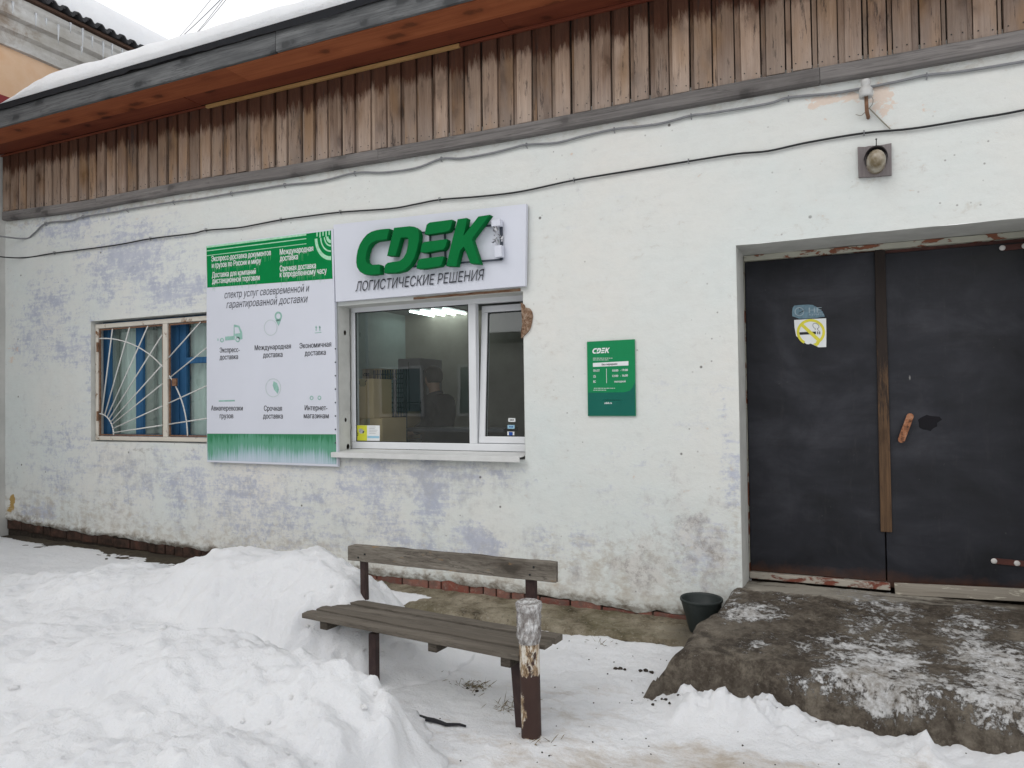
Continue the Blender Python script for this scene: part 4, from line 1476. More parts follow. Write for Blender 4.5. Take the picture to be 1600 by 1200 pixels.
C_ = [(780, 308), (660, 318), (560, 332), (460, 362), (380, 410), (310, 490), (250, 590), (210, 700), (190, 820), (186, 910), (200, 1000), (250, 1080), (330, 1128), (450, 1138), (612, 1118), (612, 960), (590, 947), (480, 955), (412, 945), (368, 905), (355, 840), (370, 740), (402, 640), (455, 572), (540, 528), (732, 502)]
D_ = [(862, 294), (1140, 265), (1222, 275), (1286, 322), (1310, 405), (1304, 530), (1270, 690), (1222, 840), (1150, 960), (1040, 1058), (900, 1098), (690, 1106), (688, 1010), (706, 955), (750, 918), (960, 886), (1030, 830), (1080, 740), (1110, 600), (1116, 505), (1096, 470), (985, 475), (890, 797), (736, 796)]
E1 = [(300, 300), (328, 272), (362, 255), (758, 204), (770, 215), (725, 370), (690, 412), (620, 430), (340, 472), (264, 470)]
E2 = [(214, 655), (234, 620), (262, 603), (660, 553), (672, 562), (640, 690), (602, 742), (270, 800), (186, 790)]
E3 = [(140, 962), (160, 920), (192, 904), (600, 858), (612, 870), (570, 1000), (540, 1038), (240, 1086), (118, 1080)]
K_ = [(856, 198), (1020, 174), (1026, 186), (962, 490), (1225, 150), (1436, 118), (1130, 522), (1112, 566), (1256, 1000), (1082, 990), (966, 690), (900, 762), (830, 1040), (650, 1035), (762, 560)]
LY = -.135


def lett(poly, ox, oy):
    return [W(ox + u * 140 / 1600, oy + v * 140 / 1600, LY) for u, v in poly]


LETT = [('C', lett(C_, 540, 330)), ('D', lett(D_, 540, 330)), ('E', lett(E1, 640, 325)), ('E', lett(E2, 640, 325)), ('E', lett(E3, 640, 325)), ('K', lett(K_, 640, 325))]
_x0 = min(p.x for _, l in LETT for p in l)
_x1 = max(p.x for _, l in LETT for p in l)
_z0 = min(p.z for _, l in LETT for p in l)
LOGO = [[((p.x - _x0) / (_x1 - _x0), (p.z - _z0) / (_x1 - _x0)) for p in l] for _, l in LETT]

def carton(pxl, pxr, pyt, y, depth, zbot, label, logo=None):
    x0, x1, y0, y1, z0, z1 = boxat(pxl, pxr, pyt, y, depth, zbot)
    t = thing('cardboard_box', ((x0 + x1) / 2, (y0 + y1) / 2, z0), label, 'box', 'cardboard boxes inside the plastic window')
    b_ = MB()
    b_.box(x0, x1, y0, y1, z0, z1)
    b_.build('carton', M['cardboard'], t, bevel=.004)
    tp_ = MB()
    tp_.box((x0 + x1) / 2 - .03, (x0 + x1) / 2 + .03, y0 - .002, y0 - .0005, z1 - .07, z1)
    tp_.build('tape', M['tape'], t)
    if logo:
        u0, u1, v0 = logo
        lg = MB()
        logo_faces(lg, x0 + (x1 - x0) * u0, z0 + (z1 - z0) * v0, (x1 - x0) * (u1 - u0), y0)
        lg.build('box_print', M['print_text'], t, tri=True, fix=False)
    return x0, x1, y0, y1, z0, z1


q1 = carton(551, 597, 654, .42, .40, tz, 'low wide cardboard box directly behind the yellow notice', (.12, .62, .62))
q2 = carton(550, 583, 592, .44, .30, q1[5] + .001, 'tall narrow cardboard box standing on the low wide box', (.08, .72, .84))
lg = MB()
zq = q2[4] + (q2[5] - q2[4]) * .1
lg.box(q2[0] + .03, q2[0] + .10, q2[2] - .0016, q2[2] - .0008, zq, zq + .09)
for i in range(4):
    lg.box(q2[0] + .03, q2[0] + .13 - .02 * i, q2[2] - .0016, q2[2] - .0008, zq + .2 + .022 * i, zq + .206 + .022 * i)
lg_o = lg.build('box_marking', M['print_text'], None)
lg_o.parent = None
rk = thing('wire_rack', (-3.7, 1.5, .36), 'black wire mesh rack full of parcels behind the boxes in the plastic window', 'rack')
ra, rb_ = W(585, 640, 1.35).x, W(633, 640, 1.35).x
rzt = W(600, 578, 1.35).z
m_ = MB()
for xx in (ra, rb_):
    for yy in (1.36, 1.75):
        m_.box(xx - .012, xx + .012, yy - .012, yy + .012, .36, rzt)
m_.build('frame', M['rack'], rk)
m_ = MB()
nn = 12
for i in range(nn):
    xx = ra + (rb_ - ra) * (i + .5) / nn
    m_.box(xx - .004, xx + .004, 1.345, 1.351, .5, rzt)
zz = .6
while zz < rzt:
    m_.box(ra, rb_, 1.352, 1.356, zz - .004, zz + .004)
    zz += .05
m_.build('mesh', M['rack'], rk)
for zz in (.8, 1.2, 1.6):
    m_ = MB()
    m_.box(ra, rb_, 1.36, 1.75, zz - .01, zz)
    m_.build('shelf', M['rack'], rk)
q3 = carton(566, 596, 576, 1.36, .3, W(580, 592.5, 1.36).z, 'small flat cardboard box, topmost behind the tall narrow one', (.05, .5, .3))
sh = MB()
sh.box(q3[0] - .12, ra - .013, 1.34, 1.7, q3[4] - .022, q3[4] - .002)
sh.build('shelf', M['rack'], rk)
m_ = MB()
m_.box(ra + .03, rb_ - .03, 1.40, 1.70, 1.21, 1.5)
m_.build('parcel', M['cardboard'], rk)

lk = thing('locker', (-3.5, 2.2, .36), 'pale grey locker standing in the middle of the office behind the window', 'locker')
la, lb = W(622, 600, 2.1).x, W(657, 600, 2.1).x
m_ = MB()
m_.box(la, lb, 2.1, 2.6, .36, W(640, 560, 2.1).z)
m_.build('cabinet', M['locker'], lk, bevel=.006)
m_ = MB()
m_.box((la + lb) / 2 - .004, (la + lb) / 2 + .004, 2.092, 2.099, .42, W(640, 566, 2.1).z)
m_.build('door_gap', M['gasket'], lk)
dk_ = thing('desk', (-3.3, 1.9, .36), 'dark office desk in front of the standing person', 'desk')
da, db = W(655, 660, 1.3).x, W(735, 660, 1.3).x
dzz = W(690, 667, 1.3).z
m_ = MB()
m_.box(da, db + .5, 1.02, 1.34, dzz - .035, dzz)
m_.build('desk_top', M['desk'], dk_, bevel=.004)
m_ = MB()
m_.box(da + .03, db + .45, 1.30, 1.33, .36, dzz - .036)
m_.build('front_panel', M['desk'], dk_)


# ---- the person at the desk, in profile, facing left
def skin(name, joints, edges, mat, parent=None, sub=2, root=0):
    me = bpy.data.meshes.new(name)
    off = wloc(parent) if parent else Vector((0, 0, 0))
    me.from_pydata([tuple(Vector(j[0]) - off) for j in joints], edges, [])
    o = bpy.data.objects.new(name, me)
    COL.objects.link(o)
    o.modifiers.new('skin', 'SKIN')
    for i, j in enumerate(joints):
        r = j[1] if isinstance(j[1], tuple) else (j[1], j[1])
        me.skin_vertices[0].data[i].radius = r
        me.skin_vertices[0].data[i].use_root = (i == root)
    s_ = o.modifiers.new('sub', 'SUBSURF')
    s_.levels = s_.render_levels = sub
    dg = bpy.context.evaluated_depsgraph_get()
    m2 = bpy.data.meshes.new_from_object(o.evaluated_get(dg))
    bpy.data.objects.remove(o)
    m2.name = name
    m2.materials.clear()
    m2.materials.append(mat)
    m2.polygons.foreach_set('use_smooth', [True] * len(m2.polygons))
    o = bpy.data.objects.new(name, m2)
    COL.objects.link(o)
    if parent: o.parent = parent
    return o


hx = W(674, 590, 1.62).x
hz = W(674, 573, 1.62).z          # crown of the head
hy = 1.62
PX = hx + .05
pj = [((PX, hy, hz - .80), (.13, .15)), ((PX + .005, hy, hz - .62), (.12, .15)), ((PX + .01, hy, hz - .42), (.13, .17)), ((PX, hy, hz - .31), (.07, .08)),
      ((PX - .015, hy, hz - .25), .052), ((PX - .03, hy, hz - .16), (.075, .068)), ((PX - .035, hy, hz - .075), (.095, .075)), ((PX - .115, hy, hz - .125), .018),
      ((PX, hy - .09, hz - .86), .085), ((PX - .01, hy - .09, hz - 1.24), .06), ((PX + .01, hy - .09, hz - 1.56), .04), ((PX - .13, hy - .09, hz - 1.60), .03),
      ((PX, hy + .09, hz - .86), .085), ((PX - .01, hy + .09, hz - 1.24), .06), ((PX + .01, hy + .09, hz - 1.56), .04), ((PX - .13, hy + .09, hz - 1.60), .03),
      ((PX + .01, hy - .19, hz - .36), .058), ((PX + .03, hy - .22, hz - .60), .045), ((PX - .18, hy - .2, hz - .70), .032),
      ((PX + .01, hy + .19, hz - .36), .058), ((PX + .03, hy + .22, hz - .60), .045), ((PX - .18, hy + .2, hz - .70), .032)]
pe = [(0, 1), (1, 2), (2, 3), (3, 4), (4, 5), (5, 6), (5, 7), (0, 8), (8, 9), (9, 10), (10, 11), (0, 12), (12, 13), (13, 14), (14, 15), (2, 16), (16, 17), (17, 18), (2, 19), (19, 20), (20, 21)]
for base_i, sy_ in ((18, -1), (21, 1)):
    h0 = Vector(pj[base_i][0])
    pj.append((h0 + Vector((-.075, 0, -.015)), (.02, .036)))
    palm = len(pj) - 1
    pe.append((base_i, palm))
    for k_, (ln, sp) in enumerate(((.062, -.030), (.074, -.010), (.070, .010), (.056, .029))):
        a_ = h0 + Vector((-.10, sp, -.012))
        pj.append((a_, .0085)); pe.append((palm, len(pj) - 1))
        pj.append((a_ + Vector((-ln * .55, sp * .15, -.006)), .008)); pe.append((len(pj) - 2, len(pj) - 1))
        pj.append((a_ + Vector((-ln, sp * .2, -.024)), .0065)); pe.append((len(pj) - 2, len(pj) - 1))
    pj.append((h0 + Vector((-.05, -.042 * sy_, -.006)), .010)); pe.append((palm, len(pj) - 1))
    pj.append((h0 + Vector((-.088, -.052 * sy_, -.014)), .008)); pe.append((len(pj) - 2, len(pj) - 1))
person = thing('person', (PX, hy, hz - 1.62), 'person with dark hair in a navy jacket standing inside the office window', 'person')
skin('body', pj, pe, M['skin'], person)
jj = [((PX + .01, hy, hz - .90), (.155, .19)), ((PX + .02, hy, hz - .62), (.15, .185)), ((PX + .025, hy, hz - .42), (.15, .19)), ((PX + .01, hy, hz - .31), (.09, .11)), ((PX + .0, hy, hz - .255), (.075, .075)),
      ((PX + .02, hy - .21, hz - .36), .085), ((PX + .04, hy - .24, hz - .60), .068), ((PX - .15, hy - .205, hz - .69), .052),
      ((PX + .02, hy + .21, hz - .36), .085), ((PX + .04, hy + .24, hz - .60), .068), ((PX - .15, hy + .205, hz - .69), .052)]
skin('jacket', jj, [(0, 1), (1, 2), (2, 3), (3, 4), (2, 5), (5, 6), (6, 7), (2, 8), (8, 9), (9, 10)], M['jacket'], person)
tj = [((PX, hy, hz - .80), (.14, .16)), ((PX, hy - .09, hz - .9), .1), ((PX - .01, hy - .09, hz - 1.24), .078), ((PX + .01, hy - .09, hz - 1.55), .07), ((PX, hy + .09, hz - .9), .1), ((PX - .01, hy + .09, hz - 1.24), .078), ((PX + .01, hy + .09, hz - 1.55), .07)]
skin('trousers', tj, [(0, 1), (1, 2), (2, 3), (0, 4), (4, 5), (5, 6)], M['trousers'], person)
hm_ = MB()
nu_, nv_ = 28, 18
hc = Vector((PX - .03, hy, hz - .10))


def hairpt(i, j):
    a_, b_ = 2 * math.pi * i / (nu_ - 1), math.pi * (j / (nv_ - 1)) * .72
    d = Vector((math.cos(a_) * math.sin(b_), math.sin(a_) * math.sin(b_), math.cos(b_)))
    k_ = 1 + .03 * mnoise.noise(d * 4)
    return hc + Vector((d.x * .112 * k_, d.y * .092 * k_, d.z * .112 * k_))


hm_.grid(nu_, nv_, hairpt, lambda i, j: not (hairpt(i, j).x < hc.x - .045 and hairpt(i, j + 1).z < hc.z + .045))
hm_.build('hair', M['hair'], person, smooth=True)
for sy_ in (-1, 1):
    em = MB()
    em.lathe([(.0, -.006), (.009, -.004), (.012, 0), (.009, .004), (.0, .006)], (PX - .112, hy + .032 * sy_, hz - .115), 8)
    em.build('eye', M['hair'], person)
em = MB()
em.box(PX - .115, PX - .104, hy - .022, hy + .022, hz - .176, hz - .170)
em.build('mouth', plain('lip', (.30, .12, .1, 1)), person)
for sy_ in (-1, 1):
    em = MB()
    em.lathe([(.0, -.01), (.018, -.006), (.026, 0), (.018, .006), (.0, .01)], (PX - .02, hy + .074 * sy_, hz - .13), 10, 'y')
    em.build('ear', M['skin'], person)

lg_o.parent = None
for o in list(bpy.data.objects):
    if o.name.startswith('cardboard_box') and 'tall' in o.get('label', ''):
        off = wloc(o)
        for v in lg_o.data.vertices: v.co -= off
        lg_o.parent = o

# ================================================================== signs on the facade
sp = -.05
sg = thing('letter_sign', (-3.0, -.05, 2.8), 'white banner board with big raised green letters above the plastic window', 'sign')
pts = [W(521, 351, sp), W(822, 318.5, sp), W(820.5, 446.5, sp), (W(524.5, 471.5, sp))]
nb = 26
m_ = MB()


def bann(i, j):
    u, v = i / (nb - 1), j / 11
    a_ = pts[3].lerp(pts[2], u)
    b_ = pts[0].lerp(pts[1], u)
    p = a_.lerp(b_, v)
    e_ = 4 * u * (1 - u) * 4 * v * (1 - v)
    return (p.x, sp + .010 * e_ * fbm(p.x * 2.2, p.z * 2.2, 3) - .002 * math.sin((u * 7 + v * 3) * 2) * e_, p.z)


m_.grid(nb, 12, bann)
rim = [bann(i, 0) for i in range(nb)] + [bann(nb - 1, j) for j in range(1, 12)] + [bann(i, 11) for i in range(nb - 2, -1, -1)] + [bann(0, j) for j in range(10, 0, -1)]
kk = len(rim)
m_.add(rim + [(x_, -.012, z_) for x_, _, z_ in rim], [(i, (i + 1) % kk, (i + 1) % kk + kk, i + kk) for i in range(kk)])
m_.build('panel', M['sign_white'], sg, smooth=False)
for nm, l in LETT:
    m_ = MB()
    m_.prism([(p.x, LY, p.z) for p in l], .062)
    m_.build('raised_letter', M['letter_green'], sg, bevel=.0035)
m_ = MB()


def rail(a_, b_, w_=.013, y_=-.066):
    p, q_ = W(*a_, y_), W(*b_, y_)
    m_.bar((p.x, y_, p.z), (q_.x, y_, q_.z), w_, .012, (0, 1, 0))


rail((590, 421), (784, 405.5))
rail((672, 364), (672.5, 414))
rail((695, 361), (696, 411))
rail((660, 363.5), (784, 350.5))
rail((783, 347), (784, 406), .02)
m_.build('rail', M['dark_steel'], sg)
for (a_, b_, c_, d_) in ((768, 344, 781.5, 352.5), (773, 384, 784, 401)):
    m_ = MB()
    p, q_ = W(a_, b_, -.11), W(c_, d_, -.11)
    m_.box(p.x, q_.x, -.115, -.06, q_.z, p.z)
    m_.build('broken_letter_side', M['sign_white'], sg, bevel=.002)
m_ = MB()
rr = random.Random(4)
for i in range(16):
    cx_, cz_ = rr.uniform(773, 781), rr.uniform(354, 384)
    p = W(cx_, cz_, -.09)
    a_ = [Vector((p.x + rr.uniform(-.025, .025), -.09 + rr.uniform(-.03, .025), p.z + rr.uniform(-.035, .035))) for _ in range(3)]
    m_.flat(a_)
m_.build('foil_scrap', M['foil'], sg, fix=False)
m_ = MB()
text(m_, 'ЛОГИСТИЧЕСКИЕ РЕШЕНИЯ', W(555.5, 455.5, sp - .008), W(757, 437, sp - .008), .083, sp - .008, .22, 0)
m_.build('lettering', M['print_grey'], sg, fix=False)

ip = -.045
ib = thing('service_poster', (-4.67, ip, 2.1), 'tall white poster board with green header and faded green foot left of the plastic window', 'poster board')
pc = [W(322.3, 383, ip), W(520.5, 357.5, ip), W(527.5, 729.5, ip), W(323, 722, ip)]
m_ = MB()
m_.prism(pc, .033)
m_.build('panel', M['sign_white'], ib, bevel=.004)


def onp(u, v, d=.0012):
    """u 0..1 across, v metres below the top edge"""
    a_ = pc[0].lerp(pc[1], u)
    b_ = pc[3].lerp(pc[2], u)
    t = v / (a_.z - b_.z)
    p = a_.lerp(b_, t)
    return Vector((p.x, ip - d, p.z))


hb = (W(324, 449.5, ip), W(520.5, 435.5, ip))
m_ = MB()
tl, tr = onp(.002, .012), onp(.985, .012)
m_.flat([(tl.x, ip - .001, tl.z), (tr.x, ip - .001, tr.z), (hb[1].x - .005, ip - .001, hb[1].z), (hb[0].x, ip - .001, hb[0].z)])
m_.build('green_header', M['poster_green'], ib)
m_ = MB()
for v0, v1 in ((.010, .028), (.052, .060), (.098, .104)):
    n_ = 14
    up_, dn_ = [], []
    for i in range(n_ + 1):
        u = .004 + .80 * i / n_
        up_.append(onp(u, v0, .0018))
        dn_.append(onp(u, v1, .0018))
    # curl down into the roundel at the corner
    m_.flat(up_ + dn_[::-1])
crn = onp(.985, .06)


def ring_(r0, r1, a0=182, a1=272):
    pts_o, pts_i = [], []
    for i in range(17):
        t = R(a0 + (a1 - a0) * i / 16)
        for r_, ls in ((r1, pts_o), (r0, pts_i)):
            x_, z_ = crn.x + r_ * math.cos(t) * .95, crn.z + r_ * math.sin(t) * 1.12
            x_ = min(x_, crn.x - .001)
            ls.append(Vector((x_, ip - .0021, z_)))
    m_.flat(pts_o + pts_i[::-1])


for a_, b_ in ((.155, .185), (.11, .122), (.068, .08), (.03, .055)):
    ring_(a_, b_)
for i in range(5):
    p, q_ = onp(.88 + .022 * i, .012, .0022), onp(.888 + .022 * i, .05 + .012 * (i % 2), .0022)
    m_.flat([p, (q_.x, p.y, p.z), q_, (p.x, p.y, q_.z)])
m_.build('header_ornament', M['poster_pale'], ib, fix=False, tri=True)
m_ = MB()
head = [('Экспресс-доставка документов', 330.8, 423.6, 408.8), ('и грузов по России и миру', 331.5, 408, 419), ('Доставка для компаний', 331.8, 400, 434), ('дистанционной торговли', 332, 406, 443.3),
        ('Международная', 437.7, 489.7, 398.3), ('доставка', 437.7, 465.7, 408.2), ('Срочная доставка', 437.7, 493.8, 424.3), ('к определенному часу', 437.7, 510.7, 433.4)]
SL = -.105
drip = MB()
dr_ = random.Random(9)
for body, l, r_, yb in head:
    fac = (1 - (yb - 383) / 66)
    sl_ = -.118 + .04 * (yb - 398) / 45
    a_, b_ = W(l, yb, ip), W(r_, yb + sl_ * (r_ - l), ip)
    text(m_, body, a_, b_, .052, ip, 0, .02, proud=.003)
    n_ = int((b_.x - a_.x) / .011)
    for i in range(n_):
        if dr_.random() < .55:
            t = (i + dr_.random()) / n_
            p = a_.lerp(b_, t)
            L_ = dr_.uniform(.02, .085)
            w2 = dr_.uniform(.001, .003)
            drip.flat([(p.x - w2, ip - .0022, p.z + .03), (p.x + w2, ip - .0022, p.z + .03), (p.x + w2 * .3, ip - .0022, p.z - L_), (p.x - w2 * .3, ip - .0022, p.z - L_)])
m_.build('header_lettering', M['print_white'], ib, fix=False)
drip.build('ink_runs', M['poster_mid'], ib, fix=False)
m_ = MB()
text(m_, 'спектр услуг своевременной и', W(351, 466.3, ip), W(483.5, 455.5, ip), .068, ip, .25, 0)
text(m_, 'гарантированной доставки', W(354, 481.5, ip), W(481, 472.2, ip), .068, ip, .25, 0)
m_.build('italic_lettering', M['print_grey'], ib, fix=False)
m_ = MB()
for body, l, r_, ya, yb in (('Экспресс-', 343.6, 374.4, 551, 550), ('доставка', 343.6, 372, 562, 561), ('Международная', 398.2, 454.6, 547.5, 544.5), ('доставка', 411.3, 441.5, 558.8, 557.6),
                            ('Экономичная', 468.3, 517.6, 544.5, 541.5), ('доставка', 476.4, 509, 556, 554.3), ('Авиаперевозки', 330, 379.3, 641.5, 641.5), ('грузов', 343.6, 364.6, 653.6, 653.6),
                            ('Срочная', 412.7, 440.7, 641.9, 641.9), ('доставка', 411.3, 442, 654, 654), ('Интернет-', 476.4, 511.6, 641.2, 641.2), ('магазинам', 474.9, 513.7, 653.6, 653.8)):
    text(m_, body, W(l, ya, ip), W(r_, yb, ip), .047, ip, 0, .018)
m_.build('service_lettering', M['print_text'], ib, fix=False)
# icons washed out to outlines
m_ = MB()


def poly(mb, pts_, d=.0014):
    mb.flat([Vector((p.x, ip - d, p.z)) for p in [W(px, py, ip) for px, py in pts_]])


def ringp(mb, cx_, cy_, r0, r1, d=.0014, n_=18, sq=1.2):
    o_, i_ = [], []
    for i in range(n_ + 1):
        t = 2 * math.pi * i / n_
        o_.append((cx_ + r1 * math.cos(t), cy_ + r1 * sq * math.sin(t)))
        i_.append((cx_ + r0 * math.cos(t), cy_ + r0 * sq * math.sin(t)))
    for i in range(n_):
        poly(mb, [o_[i], o_[i + 1], i_[i + 1], i_[i]], d)


poly(m_, [(352, 526), (365, 524.8), (365, 531), (352, 532)])
poly(m_, [(365.5, 508), (366.5, 507), (367, 531), (365, 531)])
poly(m_, [(366, 507), (374, 509), (378.5, 519), (379, 530), (375, 530.5), (367, 524.5), (367, 521.5), (375.5, 520.5), (372.5, 511.5), (367, 511)])
ringp(m_, 347, 531.5, 1.5, 3.0)
ringp(m_, 371.5, 530.5, 2.0, 3.6)
poly(m_, [(340, 529), (341.5, 529), (341.5, 532.5), (340, 532.5)])
m_.build('service_icon', M['icon_green'], ib, fix=False, tri=True)
m_ = MB()
ringp(m_, 435, 494, 3.4, 5.8, sq=1.25)
poly(m_, [(430.4, 499.8), (439.4, 499.3), (435.3, 509.5)])
m_.build('service_icon', M['icon_green'], ib, fix=False, tri=True)
m_ = MB()
for cx_ in (494, 499.8):
    poly(m_, [(cx_ - .7, 511), (cx_ + .7, 511), (cx_ + .7, 517), (cx_ - .7, 517)])
    poly(m_, [(cx_ - 1.6, 512), (cx_, 508.5), (cx_ + 1.6, 512)])
poly(m_, [(492, 519.8), (502.5, 518.8), (502.5, 519.8), (492, 520.8)])
m_.build('service_icon', M['icon_green'], ib, fix=False, tri=True)
m_ = MB()
poly(m_, [(342, 625.5), (367, 624.8), (367, 627.2), (342, 627.6)])
m_.build('service_icon', M['icon_green'], ib, fix=False, tri=True)
m_ = MB()
poly(m_, [(427.5, 595.5), (433, 598.5), (436.3, 608), (434, 615.5), (428.5, 609), (426.2, 602)])
m_.build('service_icon', M['icon_green'], ib, fix=False, tri=True)
m_ = MB()
ringp(m_, 487, 621.8, 1.6, 2.9)
m_.build('service_icon', M['icon_green'], ib, fix=False, tri=True)
m_ = MB()
ringp(m_, 499.2, 621.6, 1.6, 2.9)
m_.build('service_icon', M['icon_green'], ib, fix=False, tri=True)
m_ = MB()
for args in ((423, 512, 9.5, 10.6), (427, 606, 11.2, 12.4)):
    m_ = MB()
    ringp(m_, *args, .0012)
    m_.build('bleached_icon', M['icon_pale'], ib, fix=False)
m_ = MB()
bc = [W(323.8, 677.5, ip), W(525, 678.5, ip), W(525.8, 725.5, ip), W(324.5, 719, ip)]
m_.flat([(p.x, ip - .0012, p.z) for p in bc])
m_.build('faded_foot_band', M['band'], ib)
for i in range(9):
    m_ = MB()
    p = W(526.2, 545 + 21 * i, ip)
    m_.lathe([(.007, 0), (.007, .004), (0, .006)], (p.x - .012, ip - .001, p.z), 8, 'y')
    m_.build('edge_screw', M['dark_steel'], ib)

# ---- opening hours plaque
pp = -.016
pl = thing('opening_hours_plaque', (-1.47, pp, 1.76), 'small dark green opening hours plaque on the wall between window and doors', 'plaque')
c4 = [W(917, 534, pp), W(991.7, 530, pp), W(993.3, 650, pp), W(918.5, 650, pp)]
m_ = MB()
m_.prism(c4, .012)
m_.build('plate', M['plaque_green'], pl, bevel=.0015)


def pq(px, py, d=.001): 
    p = W(px, py, pp)
    return Vector((p.x, pp - d, p.z))


m_ = MB()
tl_ = [(919, 613.5), (975, 613), (984, 610.5), (989, 605), (992, 597), (992.8, 649.3), (919, 649.3)]
m_.flat([pq(*t) for t in tl_])
m_.build('teal_foot', M['plaque_teal'], pl, tri=True)
m_ = MB()
m_.flat([pq(926.5, 567.2), pq(982, 564.2), pq(982, 571), pq(926.5, 573.3)])
a_ = W(925.8, 553.6, pp)
wl = W(953.5, 553, pp).x - a_.x
logo_faces(m_, a_.x, a_.z + .004, wl, pp, .0012)
m_.flat([pq(947.3, 576), pq(947.9, 576), pq(948.2, 598.6), pq(947.6, 598.6)])
for a0, b0, y_ in ((926.6, 957, 559.6), (926.6, 951, 562.4), (928, 961, 606.6), (927, 947, 609.6), (944.5, 971, 625.2)):
    x_ = a0
    rr = random.Random(int(y_ * 7))
    while x_ < b0:
        l_ = rr.uniform(1.5, 5)
        m_.flat([pq(x_, y_ - .35), pq(min(b0, x_ + l_), y_ - .38), pq(min(b0, x_ + l_), y_ + .35), pq(x_, y_ + .38)])
        x_ += l_ + .8
for body, l, r_, yb, cp in (('ПН-ПТ', 927.3, 937, 581, .017), ('СБ', 927.3, 931, 590, .017), ('ВС', 927.3, 931, 598.2, .017), ('10:00', 957, 966, 580.6, .016), ('–', 969, 970.5, 580.4, .016), ('19:00', 972, 981, 579.8, .016),
                            ('12:00', 957, 966, 589, .016), ('–', 969, 970.5, 588.8, .016), ('16:00', 972.5, 981, 588.4, .016), ('выходной', 960.3, 977.5, 597.6, .015), ('cdek.ru', 944.5, 956, 631.2, .016)):
    text(m_, body, pq(l, yb), pq(r_, yb - .02 * (r_ - l)), cp, pp, 0, .03)
m_.build('plaque_lettering', M['print_white'], pl, fix=False, tri=True)
m_ = MB()
text(m_, 'Без перерыва', pq(940.5, 571), pq(964.5, 569.8), .014, pp, 0, .04, proud=.0022)
m_.build('bar_lettering', M['print_grey'], pl, fix=False)

# ---- stickers
st = dy - .0012


def sq_(px, py, d=0): 
    p = W(px, py, st)
    return Vector((p.x, st - d, p.z))


def offs(x, y): return 1200 + x / 10, 440 + y / 10


s1 = thing('door_sticker', sq_(1262, 487), 'torn grey blue sticker with faint white letters on the left door leaf', 'sticker', 'no smoking stickers on the door')
m_ = MB()
m_.prism([sq_(*offs(*p), .0005) for p in ((380, 540), (376, 480), (385, 410), (410, 375), (500, 366), (620, 358), (700, 366), (780, 410), (850, 465), (880, 520), (885, 548), (700, 575), (490, 580))], .0006)
m_.build('backing', M['sticker_blue'], s1, tri=True)
m_ = MB()
for i in range(18):
    t0_, t1_ = 2 * math.pi * i / 18, 2 * math.pi * (i + 1) / 18
    m_.flat([sq_(*offs(490 + r_ * math.cos(t), 470 + r_ * .95 * math.sin(t)), .0012) for r_, t in ((74, t0_), (74, t1_), (60, t1_), (60, t0_))])
a_, b_ = sq_(*offs(640, 488)), sq_(*offs(838, 482))
text(m_, 'НЕ', a_, b_, .036, st, 0, .02, proud=.0012)
text(m_, 'КУРИТЬ', sq_(*offs(645, 532)), sq_(*offs(872, 524)), .013, st, 0, .02, proud=.0012)
m_.build('faint_lettering', M['sticker_faint'], s1, fix=False)
m_ = MB()
m_.flat([sq_(*offs(*p), .0016) for p in ((475, 495), (555, 450), (560, 462), (480, 500))])
m_.flat([sq_(*offs(*p), .0016) for p in ((485, 412), (505, 425), (500, 440), (490, 430))])
m_.build('cigarette_sign', M['print_text'], s1)
s2 = thing('door_sticker', sq_(1266, 522), 'torn white no smoking sticker with yellow ring and black cigarette on the door', 'sticker', 'no smoking stickers on the door')
m_ = MB()
m_.prism([sq_(*offs(*p), .0004) for p in ((408, 600), (650, 585), (908, 573), (912, 800), (910, 1022), (790, 1026), (690, 978), (665, 968), (630, 980), (600, 975), (440, 850), (415, 720))], .0005)
m_.build('backing', M['print_white'], s2, tri=True)
m_ = MB()


def ydots(u0, u1):
    pass


for i in range(40):
    t0_, t1_ = R(120 + 305 * i / 40), R(120 + 305 * (i + 1) / 40)
    m_.flat([sq_(*offs(670 + rx_ * math.cos(t), 790 + ry_ * math.sin(t)), .0012) for rx_, ry_, t in ((222, 205, t0_), (222, 205, t1_), (180, 165, t1_), (180, 165, t0_))])
m_.flat([sq_(*offs(*p), .0015) for p in ((510, 690), (545, 655), (835, 915), (800, 960))])
m_.flat([sq_(*offs(*p), .0013) for p in ((700, 975), (820, 930), (790, 990), (760, 1010))])
m_.build('yellow_ring', M['yellow_print'], s2, fix=False)
m_ = MB()
m_.flat([sq_(*offs(*p), .0011) for p in ((490, 792), (750, 780), (750, 822), (490, 832))])
for u in (770, 800):
    m_.flat([sq_(*offs(*p), .0011) for p in ((u, 779), (u + 16, 778), (u + 16, 822), (u, 823))])
m_.build('cigarette', M['print_text'], s2, fix=False)
m_ = MB()
sm_pts = [(735, 760), (740, 735), (715, 720), (700, 690), (705, 660), (735, 650), (770, 660), (795, 690), (795, 720), (770, 735), (775, 755), (800, 765)]
for p, q_ in zip(sm_pts, sm_pts[1:]):
    a_, b_ = sq_(*offs(*p), .0014), sq_(*offs(*q_), .0014)
    d_ = (b_ - a_).normalized()
    n_ = Vector((-d_.z, 0, d_.x)) * .0014
    m_.flat([a_ + n_, b_ + n_, b_ - n_, a_ - n_])
m_.build('smoke_outline', M['print_grey'], s2, fix=False)

gyk = wy + .0165


def gq(px, py, d=0):
    p = W(px, py, gyk)
    return Vector((p.x, gyk - d, p.z))


